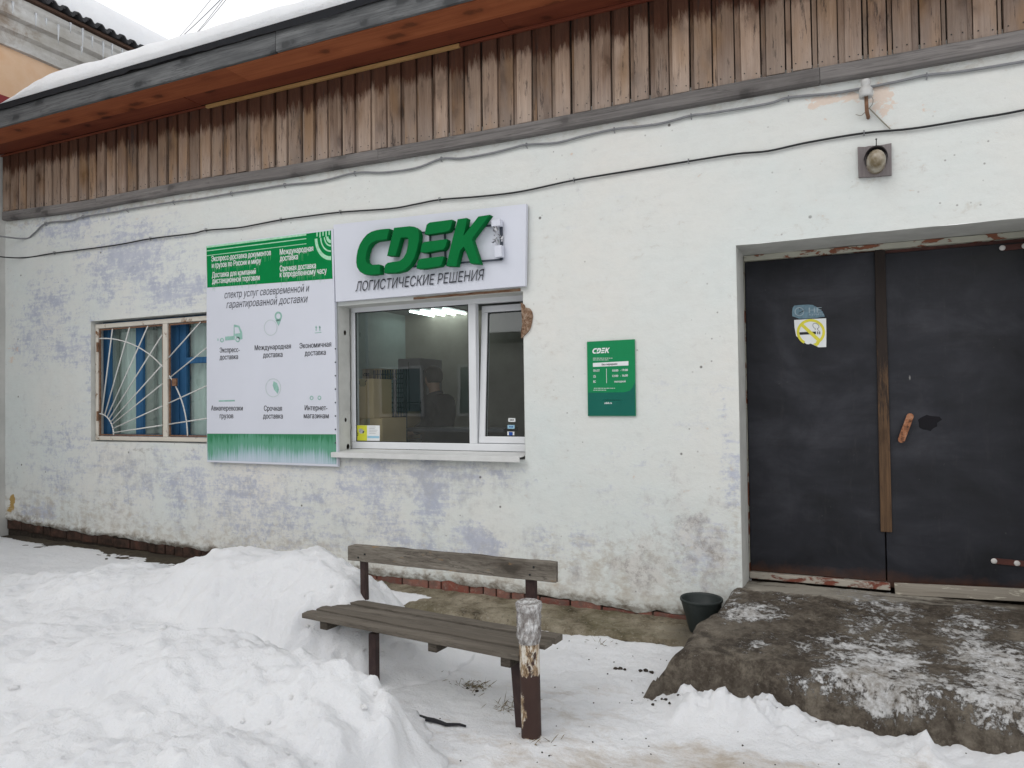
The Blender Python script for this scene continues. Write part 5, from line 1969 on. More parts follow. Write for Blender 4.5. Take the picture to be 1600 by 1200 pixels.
nc = thing('window_notice', gq(574, 676), 'yellow and white notice card in the lower left corner of the plastic window', 'notice card')
m_ = MB()
m_.prism([gq(554.8, 664.3), gq(593.3, 664.8), gq(593.3, 689.0), gq(554.8, 688.3)], .0008)
m_.build('card', M['print_white'], nc)
m_ = MB()
m_.flat([gq(555, 664.4, .0004), gq(573.5, 664.7, .0004), gq(573.5, 688.5, .0004), gq(555, 688.2, .0004)])
m_.build('yellow_half', M['card_yellow'], nc)
m_ = MB()
m_.flat([gq(574, 681, .0005), gq(592.5, 681.3, .0005), gq(592.5, 684.8, .0005), gq(574, 684.5, .0005)])
m_.build('blue_stripe', M['card_blue'], nc)
m_ = MB()
m_.flat([gq(x_, y_, .0006) for x_, y_ in ((560.5, 670.5), (564, 669.6), (568, 672), (569.5, 674.5), (567.5, 677), (563, 677.5), (560.8, 674.5))])
m_.build('gadget_picture', plain('picture_grey', (.42, .42, .42, 1), .5, .3, .4, 60), nc)
m_ = MB()
m_.flat([gq(x_, y_, .0007) for x_, y_ in ((567.5, 673), (569.6, 674.5), (567.6, 677), (566.5, 676))])
m_.flat([gq(x_, y_, .0007) for x_, y_ in ((558.6, 675.7), (560, 676), (559.6, 681), (557.8, 680.5), (559, 679.6))])
for y_ in (667, 669.5, 672, 674.5, 677):
    m_.flat([gq(577, y_, .0005), gq(590 - (y_ % 2) * 3, y_, .0005), gq(590 - (y_ % 2) * 3, y_ + .3, .0005), gq(577, y_ + .3, .0005)])
m_.build('card_print', M['print_grey'], nc)


def hg(px, py, d=0):
    """on the outer face of the tipped pane"""
    v = ray(px, py)
    n_ = hingeM.to_3x3() @ Vector((0, 1, 0))
    p0 = hingeM @ Vector((0, .0192, 0))
    c0_ = Vector(CAM)
    t = (p0 - c0_).dot(n_) / Vector(v).dot(n_)
    return c0_ + Vector(v) * t - n_ * d


for nm, cpx, cpy, lab, c1_, c2_ in (('a', 799.8, 656.3, 'small white card sticker, topmost of three on the tilted sash', 'print_white', 'print_grey'), ('b', 798.6, 667, 'small pale blue card sticker, middle one of three on the tilted sash', 'card_blue', 'deep_blue'),
                                    ('c', 798.2, 677.3, 'small white card sticker with a blue square, lowest of three on the tilted sash', 'print_white', 'deep_blue')):
    t_ = thing('card_sticker', hg(cpx, cpy), lab, 'sticker', 'card stickers on the tilted sash')
    m_ = MB()
    w2, h2 = 5.5, 2.9
    m_.flat([hg(cpx - w2, cpy - h2 - .2, .0006), hg(cpx + w2, cpy - h2, .0006), hg(cpx + w2, cpy + h2, .0006), hg(cpx - w2, cpy + h2 - .2, .0006)])
    m_.build('backing', M[c1_], t_)
    m_ = MB()
    if nm == 'c':
        m_.flat([hg(cpx - 3, cpy - 2.5, .0012), hg(cpx + 3, cpy - 2.3, .0012), hg(cpx + 3, cpy + 2.6, .0012), hg(cpx, cpy + 3.2, .0012), hg(cpx - 3, cpy + 2.4, .0012)])
    else:
        for u in (-3.4, -1.1, 1.2):
            m_.flat([hg(cpx + u, cpy - 1, .0012), hg(cpx + u + 1.9, cpy - .9, .0012), hg(cpx + u + 1.9, cpy + .9, .0012), hg(cpx + u, cpy + .8, .0012)])
    m_.build('print', M[c2_], t_)

# ================================================================== cables, insulator, lamp
grey_px = [(0, 372), (35, 373), (52, 366), (72, 349), (110, 345), (130, 339), (180, 331), (200, 327), (272, 315.5), (310, 311), (362, 302), (400, 296.5), (445, 289), (500, 283.5), (555, 270), (600, 269.5), (650, 262.5), (690, 248), (720, 247.5), (765, 240), (800, 231.5), (823, 226), (870, 223), (910, 213), (960, 202), (1000, 197.5), (1035, 192.5), (1080, 180.5), (1110, 177), (1200, 162), (1232, 152.5), (1300, 146), (1340, 139.5), (1400, 128), (1448, 117.5), (1500, 112), (1600, 96)]
gpts = [W(px, py, -.016) for px, py in grey_px]
gpts = [Vector((-8.485, -3.0, gpts[0].z - .12)), Vector((-8.485, -.9, gpts[0].z - .05)), Vector((-8.485, -.3, gpts[0].z - .01))] + [Vector((max(p.x, -8.485), p.y, p.z)) for p in gpts[1:]] + [Vector((2.2, -.016, gpts[-1].z)), Vector((4.0, -.016, gpts[-1].z - .02))]
gc = thing('grey_cable', gpts[18], 'thick grey cable running along the wall just under the gable trim', 'cable')
m_ = MB()
m_.tube(cr_spline(gpts, 5), .0088, 8)
m_.build('sheath', M['cable_grey'], gc, smooth=True)
for px, py in ((72, 349), (130, 339), (200, 328), (272, 316), (362, 302), (445, 289), (555, 270.5), (690, 248), (823, 226.5), (960, 202.5), (1080, 181), (1232, 153), (1448, 118)):
    p = W(px, py, -.012)
    c_ = MB()
    c_.tube([(p.x, -.001, p.z - .022), (p.x, -.027, p.z - .012), (p.x, -.03, p.z + .002), (p.x, -.024, p.z + .012), (p.x, -.001, p.z + .014)], .0035, 5)
    c_.build('clip', M['cable_grey'], gc)
blk_px = [(0, 404), (30, 403), (85, 395.5), (145, 388), (190, 381.5), (235, 373), (300, 365), (322, 360), (371, 356), (400, 351), (439, 343.5), (480, 338), (532, 331.5), (610, 326), (650, 319), (687, 312), (750, 307), (815, 299), (897, 281.5), (990, 266), (1076, 252), (1150, 240.5), (1200, 236), (1260, 223), (1350, 208), (1425, 201), (1512, 187), (1600, 172)]
bpts = [W(px, py, -.016) for px, py in blk_px]
bpts = [Vector((-8.485, -3.0, bpts[0].z + .05)), Vector((-8.485, -.9, bpts[0].z + .02)), Vector((-8.485, -.3, bpts[0].z))] + [Vector((max(p.x, -8.485), p.y, p.z)) for p in bpts[1:]] + [Vector((1.6, -.016, bpts[-1].z + .055)), Vector((2.4, -.016, bpts[-1].z + .11)), Vector((4.0, -.016, bpts[-1].z + .2))]
bc_ = thing('black_cable', bpts[14], 'thin black cable running across the whole wall below the grey one', 'cable')
m_ = MB()
m_.tube(cr_spline(bpts, 5), .0072, 8)
m_.build('sheath', M['cable_black'], bc_, smooth=True)
for px, py in ((85, 395.5), (235, 373), (322, 360), (439, 343.5), (532, 331.5), (687, 312), (897, 281.5), (1076, 252), (1350, 208)):
    p = W(px, py, -.012)
    c_ = MB()
    c_.tube([(p.x, -.001, p.z + .018), (p.x, -.026, p.z + .012), (p.x, -.028, p.z - .002), (p.x, -.022, p.z - .010), (p.x, -.001, p.z - .012)], .0035, 5)
    c_.build('clip', M['cable_grey'], bc_)

iy = -.085
it = W(1352.5, 125, iy)
i0 = thing('insulator', (it.x, iy, it.z - .15), 'grey porcelain insulator on a rusty pin above the wall lamp', 'insulator')
s_ = 1.12 * abs(W(1352, 125, iy).z - W(1352, 150, iy).z) / 25
m_ = MB()
zt = it.z
prof = [(0, 0), (5.6, 0), (6.2, -1), (6.2, -6), (5.0, -8), (6.0, -10), (8.6, -13), (9.0, -16), (9.2, -22), (8.6, -24.5), (5, -24.5), (3, -20), (0, -20)]
m_.lathe([(r_ * s_, h * s_) for r_, h in prof], (it.x, iy, zt), 20, 'z', False)
m_.build('porcelain_body', M['porcelain'], i0, smooth=True)
m_ = MB()
m_.tube(cr_spline([(it.x, iy, zt - 20 * s_), (it.x + .002, iy, zt - 34 * s_), (it.x + .004, iy + .012, zt - 44 * s_), (it.x + .012, -.03, zt - 47 * s_), (it.x + .014, .02, zt - 46 * s_)], 6), .011, 8)
m_.build('pin', M['rust'], i0, smooth=True)
m_ = MB()
m_.tube(cr_spline([W(1359, 148, -.06), W(1364, 155, -.05), W(1363, 163, -.04), W(1357, 170, -.03), W(1349, 178, -.02), W(1345, 180.5, -.02), W(1337, 179, -.018)], 6), .0022, 5)
m_.tube(cr_spline([W(1358, 169, -.03), W(1366, 177, -.02), W(1380, 191, -.016), W(1391, 201.5, -.024)], 6), .0042, 6)
m_.build('loose_wire', M['wire'], i0, smooth=True)

lp0, lp1, lp2, lp3 = W(1340, 229.5, -.03), W(1393, 223.5, -.03), W(1393.5, 273, -.03), W(1341.5, 276.5, -.03)
lc = W(1368.5, 252, -.05)
wl_ = thing('wall_lamp', (lc.x, 0, lc.z), 'old wall lamp with dusty glass globe on a square grey board above the doors', 'lamp')
m_ = MB()
m_.prism([lp0, W(1352, 229.5, -.03), W(1358, 228, -.03), W(1372, 227.5, -.03), lp1, lp2, W(1380, 274.2, -.03), W(1366, 275.8, -.03), lp3], .026)
m_.build('back_board', M['lamp_plate'], wl_, tri=True)
sc = abs(W(1368, 252, -.05).x - W(1369, 252, -.05).x)
m_ = MB()
m_.lathe([(17 * sc, 0), (18 * sc, .02), (18 * sc, .05), (15.5 * sc, .062), (14.5 * sc, .05)], (lc.x, -.03, lc.z + 2 * sc), 28, 'y', False)
m_.build('lamp_base', M['lamp_hood'], wl_, smooth=True)
m_ = MB()
nr = 22


def hood(i, j):
    t = R(5 + 170 * i / (nr - 1))
    r_ = (19.5 - .6 * j) * sc
    return (lc.x + r_ * math.cos(t), -.045 - (.06 * math.sin(t) + .02) * j, lc.z + 3 * sc + r_ * math.sin(t) * .98)


m_.grid(nr, 2, hood)
ho_ = m_.build('hood', M['lamp_hood'], wl_, smooth=True)
sd_ = ho_.modifiers.new('thickness', 'SOLIDIFY')
sd_.thickness = .006
m_ = MB()
prof = [(15.6, -.02), (15.8, .02), (15.2, .05), (13.6, .078), (11, .098), (7, .112), (3, .118), (0, .119)]
base_ = len(m_.v)
m_.lathe([(r_ * sc, h) for r_, h in prof], (lc.x, -.05, lc.z - 1.0 * sc), 28, 'y', False)
m_.v = [(x_, y_, lc.z - 2 * sc + (z_ - lc.z + 2 * sc) * 1.22 - 1.5 * sc) for x_, y_, z_ in m_.v]
m_.build('glass_globe', M['lamp_glass'], wl_, smooth=True)
m_ = MB()
p = W(1369, 224, -.03)
m_.tube([(p.x, -.03, p.z - .03), (p.x, -.045, p.z + .02)], .003, 5)
m_.lathe([(.006, 0), (.006, .004), (0, .005)], (p.x, -.045, p.z + .02), 8)
m_.build('nail', M['gasket'], wl_)

# ================================================================== snow, apron, stoop
def snow_z(x, y):
    z = .055 * sstep(-1.3, -.15, y)
    z += .028 * max(0, min(5.5, -x - 3.0)) * sstep(-4.5, -1.0, y) * .9
    # trodden path past the post and in front of the stoop
    z += .022 * fbm(x * 1.6, y * 1.6, .3) + .011 * fbm(x * 6, y * 6, 1.3) * sstep(-8, -1, x + 2) + .010 * abs(fbm(x * 13, y * 13, 2.2)) + .005 * fbm(x * 34, y * 34, 4)
    # snow shoved up against the stoop
    if x > -1.2:
        f = math.exp(-((y - (-1.26 - .06 * math.sin(x * 3) + .07 * fbm(x * 2.2, 7))) / .15) ** 2) * sstep(-1.15, -.75, x)
        f *= (.4 + .6 * sstep(-.15, .3, fbm(x * 2.6, 3.3))) * (1 - .75 * sstep(.30, .60, x))
        z += f * (.085 + .085 * fbm(x * 3.5, y * 3.5, 5.5) + .05 * fbm(x * 9, y * 9, 8) + .03 * fbm(x * 20, y * 20, 8) + .016 * fbm(x * 45, y * 45, 8))
    # keep below the bare part of the apron
    if y > -.5:
        bare = sstep(-3.05 + .25 * fbm(y * 3, 2.2), -2.65, x + .0) * sstep(-.46 + .07 * fbm(x * 2.7, 4.4), -.34, y)
        z = z * (1 - bare) + (.02) * bare
        # tongue of snow over the apron behind the bench
        tongue = math.exp(-((x + 3.05) / .5) ** 2 - ((y + .22) / .13) ** 2)
        z += .06 * tongue
        if x < -4.2: z -= .05 * sstep(-.18, 0, y)
    return z


gxs = [-70, -45, -28, -18, -12] + [-9 + .5 * i for i in range(1)] + axis(-8.52, -3.0, .03, []) + axis(-3.0, 1.6, .017, [])[1:] + [1.8, 2.4, 3, 4, 6, 10, 18, 30, 50]
gys = [-70, -45, -30, -20, -14, -10, -8, -7, -6, -5.2, -4.6, -4.2, -3.9] + axis(-3.7, -2.4, .03, []) + axis(-2.4, -.0, .017, [])[1:] + [.2, .6, 1.5, 4, 10, 25, 60]
m_ = MB()


def gpt(i, j):
    x, y = gxs[i], gys[j]
    if y > .02: return (x, y, -.12)
    if -9 < x < 2.1 and y > -3.8: return (x, y, snow_z(x, y))
    return (x, y, .03 * fbm(x * .3, y * .3))


m_.grid(len(gxs), len(gys), gpt)
dirt, soil = [], []


def blob(x, y, lst):
    return max(w * math.exp(-((x - a) / rx) ** 2 - ((y - b) / ry) ** 2) for a, b, rx, ry, w in lst)


dirt_l = [(-.55, -1.80, .7, .35, .62), (.1, -1.85, .8, .35, .68), (-1.0, -2.1, .6, .4, .6), (.3, -1.5, .6, .15, .35), (-1.7, -1.9, .5, .3, .3), (-1.3, -1.3, .5, .3, .25), (-1.0, -2.0, .3, .35, .4), (.5, -1.6, .5, .25, .3), (.7, -1.9, .5, .5, .4), (-1.25, -1.5, .3, .3, .25), (-1.7, -1.2, .7, .4, .12)]
q_ = [G(*p, .02) for p in ((655, 1053), (742, 1070), (700, 1010), (965, 1040), (1003, 1046), (790, 1102), (940, 1010), (660, 1178), (1030, 1075), (560, 1085))]
soil_l = [(q_[0].x, q_[0].y, .10, .07, .75), (q_[1].x, q_[1].y, .11, .07, .8), (q_[2].x, q_[2].y, .08, .04, .5), (q_[3].x, q_[3].y, .06, .03, .6), (q_[4].x, q_[4].y, .06, .03, .6), (q_[5].x, q_[5].y, .12, .07, .6), (q_[6].x, q_[6].y, .15, .05, .35), (q_[7].x, q_[7].y, .05, .02, .6), (-.93, -1.2, .08, .1, .6), (q_[9].x, q_[9].y, .04, .03, .5)]
for x, y, z in m_.v:
    dirt.append(blob(x, y, dirt_l))
    soil.append(blob(x, y, soil_l))
sg_ = m_.build('snow_ground', M['snow'], None, smooth=True, fix=False)
tag(sg_, kind='structure', label='trodden snow covering the yard in front of the building')
for nm, vals in (('dirt', dirt), ('soil', soil)):
    at = sg_.data.attributes.new(nm, 'FLOAT', 'POINT')
    at.data.foreach_set('value', vals)

# ---- shovelled heap
HB = [(-3.55, -1.20, 1.0, .52, .60), (-3.05, -1.28, .50, .40, .50), (-4.7, -1.35, 1.1, .62, .40), (-2.75, -1.40, .34, .30, .30), (-2.52, -1.22, .26, .22, .22),
      (-2.95, -2.42, .80, .50, .47), (-2.25, -2.42, .46, .40, .40), (-1.98, -2.50, .26, .34, .34), (-3.8, -2.5, .9, .6, .34), (-2.55, -3.05, .85, .55, .34), (-4.3, -2.2, 1.5, .9, .26), (-5.6, -1.6, 1.2, .9, .25), (-2.0, -3.0, .45, .5, .26), (-3.4, -3.3, 1.2, .6, .28)]


def heap_z(x, y):
    xx = x + .10 * fbm(x * 2.3, y * 2.3, 4.0) + .035 * fbm(x * 7, y * 7, 1.0)
    yy = y + .10 * fbm(x * 2.3, y * 2.3, 14.0) + .035 * fbm(x * 7, y * 7, 11.0)
    s4 = 0.0
    for a, b, rx, ry, h in HB:
        d = ((xx - a) / rx) ** 2 + ((yy - b) / ry) ** 2
        if d < 5: s4 += (h * math.exp(-d ** 1.6 * .9)) ** 5
    z = s4 ** .2
    k = min(1, z * 4)
    rg = sstep(-3.6, -2.2, x) * .5 + .5
    z += k * (.040 * fbm(x * 2.4, y * 2.4, 3, 2) + .026 * fbm(x * 5.0, y * 5.0, 6, 2) + rg * (.036 * fbm(x * 10, y * 10, 9, 3) + .014 * (abs(fbm(x * 19, y * 19, 2, 2)) - .2) + .010 * fbm(x * 38, y * 38, 2, 2)))
    # lumps
    return z


HX0, HX1, HY0, HY1 = -7.2, -1.35, -4.2, -.35
st_ = .017
hn_x, hn_y = int((HX1 - HX0) / st_), int((HY1 - HY0) / st_)
ht = {}
m_ = MB()
zz_ = [[heap_z(HX0 + i * st_, HY0 + j * st_) for i in range(hn_x)] for j in range(hn_y)]
gz_ = [[snow_z(HX0 + i * st_, HY0 + j * st_) for i in range(hn_x)] for j in range(hn_y)]


def hk(i, j):
    return max(zz_[j][i] - gz_[j][i], zz_[j + 1][i + 1] - gz_[j + 1][i + 1], zz_[j][i + 1] - gz_[j][i + 1], zz_[j + 1][i] - gz_[j + 1][i]) > -.03


m_.grid(hn_x, hn_y, lambda i, j: (HX0 + i * st_, HY0 + j * st_, zz_[j][i] if zz_[j][i] > .02 else -.05), hk)
# clods on the heap
used = sorted({i for f in m_.f for i in f})
rmap = {a: i for i, a in enumerate(used)}
m_.v = [m_.v[a] for a in used]
m_.f = [tuple(rmap[i] for i in f) for f in m_.f]
rr = random.Random(21)


def clod(mb, x, y, z, r):
    bm = bmesh.new()
    bmesh.ops.create_icosphere(bm, subdivisions=3, radius=1.0)
    o_ = rr.uniform(0, 99)
    sq = rr.uniform(.6, .85)
    vs = []
    for v in bm.verts:
        c_ = v.co
        k_ = 1 + .38 * mnoise.noise(c_ * 1.2 + Vector((o_, 0, 0))) + .2 * mnoise.noise(c_ * 3.1 + Vector((o_, 5, 0))) + .1 * mnoise.noise(c_ * 7 + Vector((o_, 9, 0)))
        vs.append((x + c_.x * r * k_, y + c_.y * r * k_, z + c_.z * r * k_ * sq))
    fs = [tuple(v.index for v in f.verts) for f in bm.faces]
    bm.free()
    mb.add(vs, fs)


for _ in range(8):
    x, y = rr.uniform(-5.0, -1.75), rr.uniform(-3.2, -.7)
    z = heap_z(x, y)
    g_ = snow_z(x, y)
    if z < g_ + .05 and rr.random() < .75: continue
    r = rr.choice((.014, .02, .028, .04)) * rr.uniform(.8, 1.2)
    clod(m_, x, y, max(z, g_) - r * .5, r)
for _ in range(40):
    if rr.random() < .62: x, y = rr.gauss(-1.98, .22), rr.uniform(-3.2, -2.0)
    else: x, y = rr.gauss(-2.75, .22), rr.uniform(-1.75, -.85)
    hz_, g_ = heap_z(x, y), snow_z(x, y)
    d = hz_ - g_
    if d < -.12: continue
    r = rr.choice((.007, .009, .012, .014, .018)) * rr.uniform(.8, 1.2)
    if d < .02: r *= .6
    clod(m_, x, y, max(hz_, g_) - r * rr.uniform(.3, .8), r)
hp = m_.build('snow_heap', M['snow'], None, smooth=True, fix=False)
tag(hp, 'big heap of shovelled snow left of the bench', 'snow heap')

# ---- concrete apron along the wall foot
m_ = MB()
axs, ays = axis(-8.49, -.55, .03, []), axis(-.56, .03, .02, [])


def apz(x, y):
    z = .088 + .03 * sstep(-1.5, -4, x) + .012 * max(0, -x - 4) + (y) * .03 + .010 * fbm(x * 5, y * 5, 3) + .007 * fbm(x * 14, y * 14, 3)
    e_ = -.43 + .05 * fbm(x * 2.0, 1.1) + .02 * fbm(x * 8, 1.7)
    if x < -3: e_ += .12
    z -= .16 * (1 - sstep(e_ - .07, e_ + .03, y))
    return z


m_.grid(len(axs), len(ays), lambda i, j: (axs[i], ays[j], apz(axs[i], ays[j])))
ap = m_.build('concrete_pavement', M['apron'], None, smooth=True, fix=False)
tag(ap, 'cracked concrete strip along the foot of the wall', kind='structure')
at = ap.data.attributes.new('dirt', 'FLOAT', 'POINT')
at.data.foreach_set('value', [max(.75 * sstep(-3.5, -5.2, v.co.x), .5 * sstep(-.3, -.5, v.co.y), .55 * math.exp(-((v.co.x + .9) / .25) ** 2)) for v in ap.data.vertices])

# ---- stoop
def stoop_top(x, y):
    z = .345 + .118 * min(0, y) - .015 * max(0, x) * 0
    if y > 0: z = .345 - .10 * y
    return z


def stoop_z(x, y):
    n_in = 1 if y < 0 else .4
    t = stoop_top(x, y) - .008 * max(0, fbm(x * 5, y * 5, 8)) * sstep(-.5, -1.0, y) + .012 * n_in * fbm(x * 2.4, y * 2.4, 1) + .010 * n_in * fbm(x * 7, y * 7, 4) + .006 * n_in * fbm(x * 24, y * 24, 4)
    xl_ = -.70 + .20 * min(0, y) + .04 * fbm(y * 4, 3.3) + .015 * fbm(y * 13, 5.3)
    yf = -1.10 - .05 * sstep(-.3, .9, x) + .06 * fbm(x * 2.4, 6.1) + .05 * fbm(x * 9, 2.1) + .02 * fbm(x * 22, 2.1)
    d = min(x - xl_, y - yf)
    if x > .55: d = min(d, d)
    k = .22 * sstep(-.18, -.04, d) + .78 * sstep(-.07, .09, d)
    return -.10 + (t + .10) * k


sxs, sys_ = axis(-1.2, 1.6, .016, []) + [1.8, 2.2, 2.8, 3.4, 4.0], axis(-1.55, .385, .016, [])
m_ = MB()
sz_ = [[stoop_z(x, y) for x in sxs] for y in sys_]
m_.grid(len(sxs), len(sys_), lambda i, j: (sxs[i], sys_[j], sz_[j][i]), lambda i, j: max(sz_[j][i], sz_[j + 1][i + 1], sz_[j + 1][i], sz_[j][i + 1]) > -.06 and not (sys_[j] > .0 and (sxs[i] < DR['x0'] - .05 or sxs[i + 1] > DR['x1'] + .03)))
used = sorted({i for f in m_.f for i in f})
rmap = {a: i for i, a in enumerate(used)}
m_.v = [m_.v[a] for a in used]
m_.f = [tuple(rmap[i] for i in f) for f in m_.f]
sp_ = m_.build('concrete_stoop', M['stoop'], None, smooth=True, fix=False)
tag(sp_, 'low broken concrete stoop with patches of trodden ice before the black doors', 'stoop')
ice_l = []
for px, py, rx, ry, w_ in ((1190, 966, 55, 16, .62), (1235, 952, 30, 10, .5), (1300, 940, 30, 8, .3), (1380, 960, 75, 22, .62), (1330, 1008, 110, 30, .66), (1390, 1045, 110, 40, .72), (1300, 1040, 90, 18, .4), (1560, 1050, 80, 75, .95), (1480, 1000, 40, 20, .3), (1520, 985, 40, 12, .5), (1172, 1003, 36, 14, .6),
                           (1145, 1042, 75, 18, .62), (1062, 1060, 30, 20, .62), (1110, 1015, 20, 8, .3), (1460, 1085, 90, 25, .55), (1350, 1085, 70, 16, .35), (1140, 950, 24, 8, .4), (1480, 935, 60, 8, .4), (1250, 1075, 40, 8, .3)):
    c0 = G(px, py, .27)
    ice_l.append((c0.x, c0.y, abs(G(px + rx, py, .27).x - c0.x), abs(G(px, py + ry, .27).y - G(px, py - ry, .27).y) / 2, w_))
pale_l = [(-.15, .12, .75, .17, 1.1), (0, .3, .9, .12, .9), (.7, .2, .8, .14, .5), (-.6, -.1, .2, .1, .4)]
for nm, l_ in (('ice', ice_l), ('pale', pale_l)):
    at = sp_.data.attributes.new(nm, 'FLOAT', 'POINT')
    at.data.foreach_set('value', [blob(v.co.x, v.co.y, l_) * (1 if nm == 'pale' else sstep(.02, .12, v.co.z)) - ((.10 + (.2 if v.co.z < .10 else 0)) if nm == 'ice' else 0) for v in sp_.data.vertices])

# ---- small dark things lying in the snow
m_ = MB()
a_, b_ = G(606, 1110, .035), G(728, 1126, .035)
d_ = (b_ - a_).normalized()
n_ = Vector((-d_.y, d_.x, 0))
ptsT, ptsB = [], []
for i in range(13):
    t = i / 12
    p = a_.lerp(b_, t)
    zz0 = snow_z(p.x, p.y) + .006
    wv = .028 * (1 - t) ** .7 + .004
    ptsT.append(p + n_ * wv * .7)
    ptsB.append(p - n_ * wv * .8)
    ptsT[-1].z = ptsB[-1].z = zz0
vs = ptsT + ptsB
m_.add(vs + [v + Vector((0, 0, .008)) for v in vs], [(i, i + 1, i + 14, i + 13) for i in range(12)] + [(26 + i, 26 + i + 13, 26 + i + 14, 26 + i + 1) for i in range(12)] + [(i, i + 26, i + 27, i + 1) for i in range(12)] + [(13 + i, 14 + i, 40 + i, 39 + i) for i in range(12)] + [(0, 13, 39, 26), (12, 38, 51, 25)])
tag(m_.build('rubber_strip', M['strip'], None), 'flat black strip half buried in snow in front of the bench', 'strip')
m_ = MB()
rr = random.Random(31)
for cx_, cy_, n0 in ((q_[0].x, q_[0].y, 60), (q_[1].x, q_[1].y, 75), (q_[5].x, q_[5].y, 45), (G(815, 1095, .03).x, G(815, 1095, .03).y, 25), (G(836, 1160, .0).x + .03, G(836, 1160, 0).y, 16), (-1.0, -.35, 22), (q_[6].x, q_[6].y, 16)):
    for _ in range(n0):
        x, y = rr.gauss(cx_, .06), rr.gauss(cy_, .035)
        z = snow_z(x, y)
        t = rr.uniform(0, 6.28)
        L_ = rr.uniform(.02, .075)
        e_ = Vector((math.cos(t) * L_ * .8, math.sin(t) * L_ * .8, L_ * rr.uniform(.1, .7)))
        w2 = Vector((-math.sin(t), math.cos(t), 0)) * .0014
        b0 = Vector((x, y, z - .004))
        m_.flat([b0 - w2, b0 + w2, b0 + e_ * .6 + w2 * .7 + Vector((0, 0, .004)), b0 + e_])
tag(m_.build('dead_grass', M['grass'], None, fix=False), 'dead grass poking through the snow under the bench', 'grass', kind='stuff')
m_ = MB()
for px, py, r in ((962, 1040, .013), (969, 1041, .015), (1001, 1046, .012), (1009, 1047, .013), (1018, 1048, .012), (976, 1042, .009), (700, 1012, .008), (705, 1005, .008), (1028, 1080, .009), (1040, 1090, .010), (1020, 1094, .008), (1060, 1095, .008), (1034, 1086, .008), (1046, 1098, .007), (1024, 1088, .007), (655, 1178, .012), (560, 1057, .010), (745, 1072, .010), (730, 1068, .009)):
    p = G(px, py, .04)
    clod(m_, p.x, p.y, snow_z(p.x, p.y) + r * .2, r)
for _ in range(110):
    x, y = rr.uniform(-1.9, .8), rr.uniform(-2.2, -.55)
    if stoop_z(x, y) > 0 and y > -1.2: continue
    r = rr.uniform(.002, .005)
    clod(m_, x, y, snow_z(x, y) + r * .3, r)
tag(m_.build('soil_clods', M['soil'], None, smooth=False), 'dark clods of soil scattered on the snow', 'soil', kind='stuff')

# ================================================================== bench
bn = thing('park_bench', (-2.0, -1.75, 0), 'weathered wooden plank bench with one backrest board against the snow heap', 'bench')
SZ = .40
cL0, cR0 = G(470, 958, SZ), G(809, 1024, SZ)      # front corners
cR1, cL1 = G(865, 985, SZ), G(540, 934, SZ)      # back corners
ang = math.atan2(cR0.y - cL0.y, cR0.x - cL0.x)
ux = Vector((cR0.x - cL0.x, cR0.y - cL0.y, 0)).normalized()
uy = Vector((-ux.y, ux.x, 0))
LEN = (cR0 - cL0).length
DEP = ((cL1 - cL0).dot(uy) + (cR1 - cR0).dot(uy)) / 2
BM = Matrix(((ux.x, uy.x, 0, cL0.x), (ux.y, uy.y, 0, cL0.y), (0, 0, 1, 0), (0, 0, 0, 1)))
npk = 4
pwid = DEP / npk
rr = random.Random(17)
for i in range(npk):
    m_ = MB()
    a_, b_ = i * pwid + .007, (i + 1) * pwid - .007
    l0 = (0, .010, .035, .075)[i] + rr.uniform(-.006, .006)
    l1 = LEN + (0, .015, .04, .05)[i]
    nseg = 30
    base = len(m_.v)
    for k in range(nseg + 1):
        x = l0 + (l1 - l0) * k / nseg
        dz = (.0, .004, -.002, .003)[i] + .0035 * fbm(x * 2.2, i * 3.3) + .0015 * fbm(x * 9, i * 7.1)
        d1 = .0025 * fbm(x * 5, i * 2.1 + 9)
        ends = .012 * fbm(k * .1, i * 1.9) if k in (0, nseg) else 0
        for (yy, z_) in ((a_ + d1, SZ - .030), (b_ + d1, SZ - .030), (b_ + d1, SZ - .002 + dz - .002), ((a_ + b_) / 2, SZ + dz + .001), (a_ + d1, SZ - .003 + dz)):
            p = BM @ Vector((x + ends, yy, z_))
            m_.v.append(tuple(p))
    for k in range(nseg):
        for s_ in range(5):
            t_ = (s_ + 1) % 5
            m_.f.append((base + k * 5 + s_, base + k * 5 + t_, base + (k + 1) * 5 + t_, base + (k + 1) * 5 + s_))
            m_.m.append(0)
    m_.f += [tuple(base + s_ for s_ in range(5)), tuple(base + nseg * 5 + s_ for s_ in range(5))]
    m_.m += [0, 0]
    m_.build('seat_plank', M['bench_wood'], bn, bevel=.002)
m_ = MB()


def bb(mb, x0, x1, y0, y1, z0, z1): mb.box(x0, x1, y0, y1, z0, z1, BM)


for xx in (.13, LEN * .62, LEN - .11):
    m_ = MB()
    bb(m_, xx, xx + .055, .02, DEP - .01, SZ - .078, SZ - .031)
    m_.build('cross_bearer', M['bench_wood'], bn, bevel=.003)
# legs: flat steel; the left front one upright, the right front one slanting
lf_ = BM.inverted() @ G(538, 1043, .02)
m_ = MB()
fx_ = (BM.inverted() @ G(539, 985, .40)).x
bb(m_, fx_ - .026, fx_ + .026, .10, .135, -.06, SZ - .079)
m_.build('leg', M['bench_steel'], bn, bevel=.003)
m_ = MB()
tx = (BM.inverted() @ G(803, 1030, .40)).x - .085
m_.hexa([BM @ Vector((tx + .03 + u, v, -.06)) for u, v in ((-.026, .10), (.026, .10), (.026, .14), (-.026, .14))], [BM @ Vector((tx + u, v, SZ - .079)) for u, v in ((-.026, .10), (.026, .10), (.026, .14), (-.026, .14))])
m_.build('leg', M['bench_steel'], bn, bevel=.003)
# back posts with the back legs below, and the board
by_ = DEP + .03


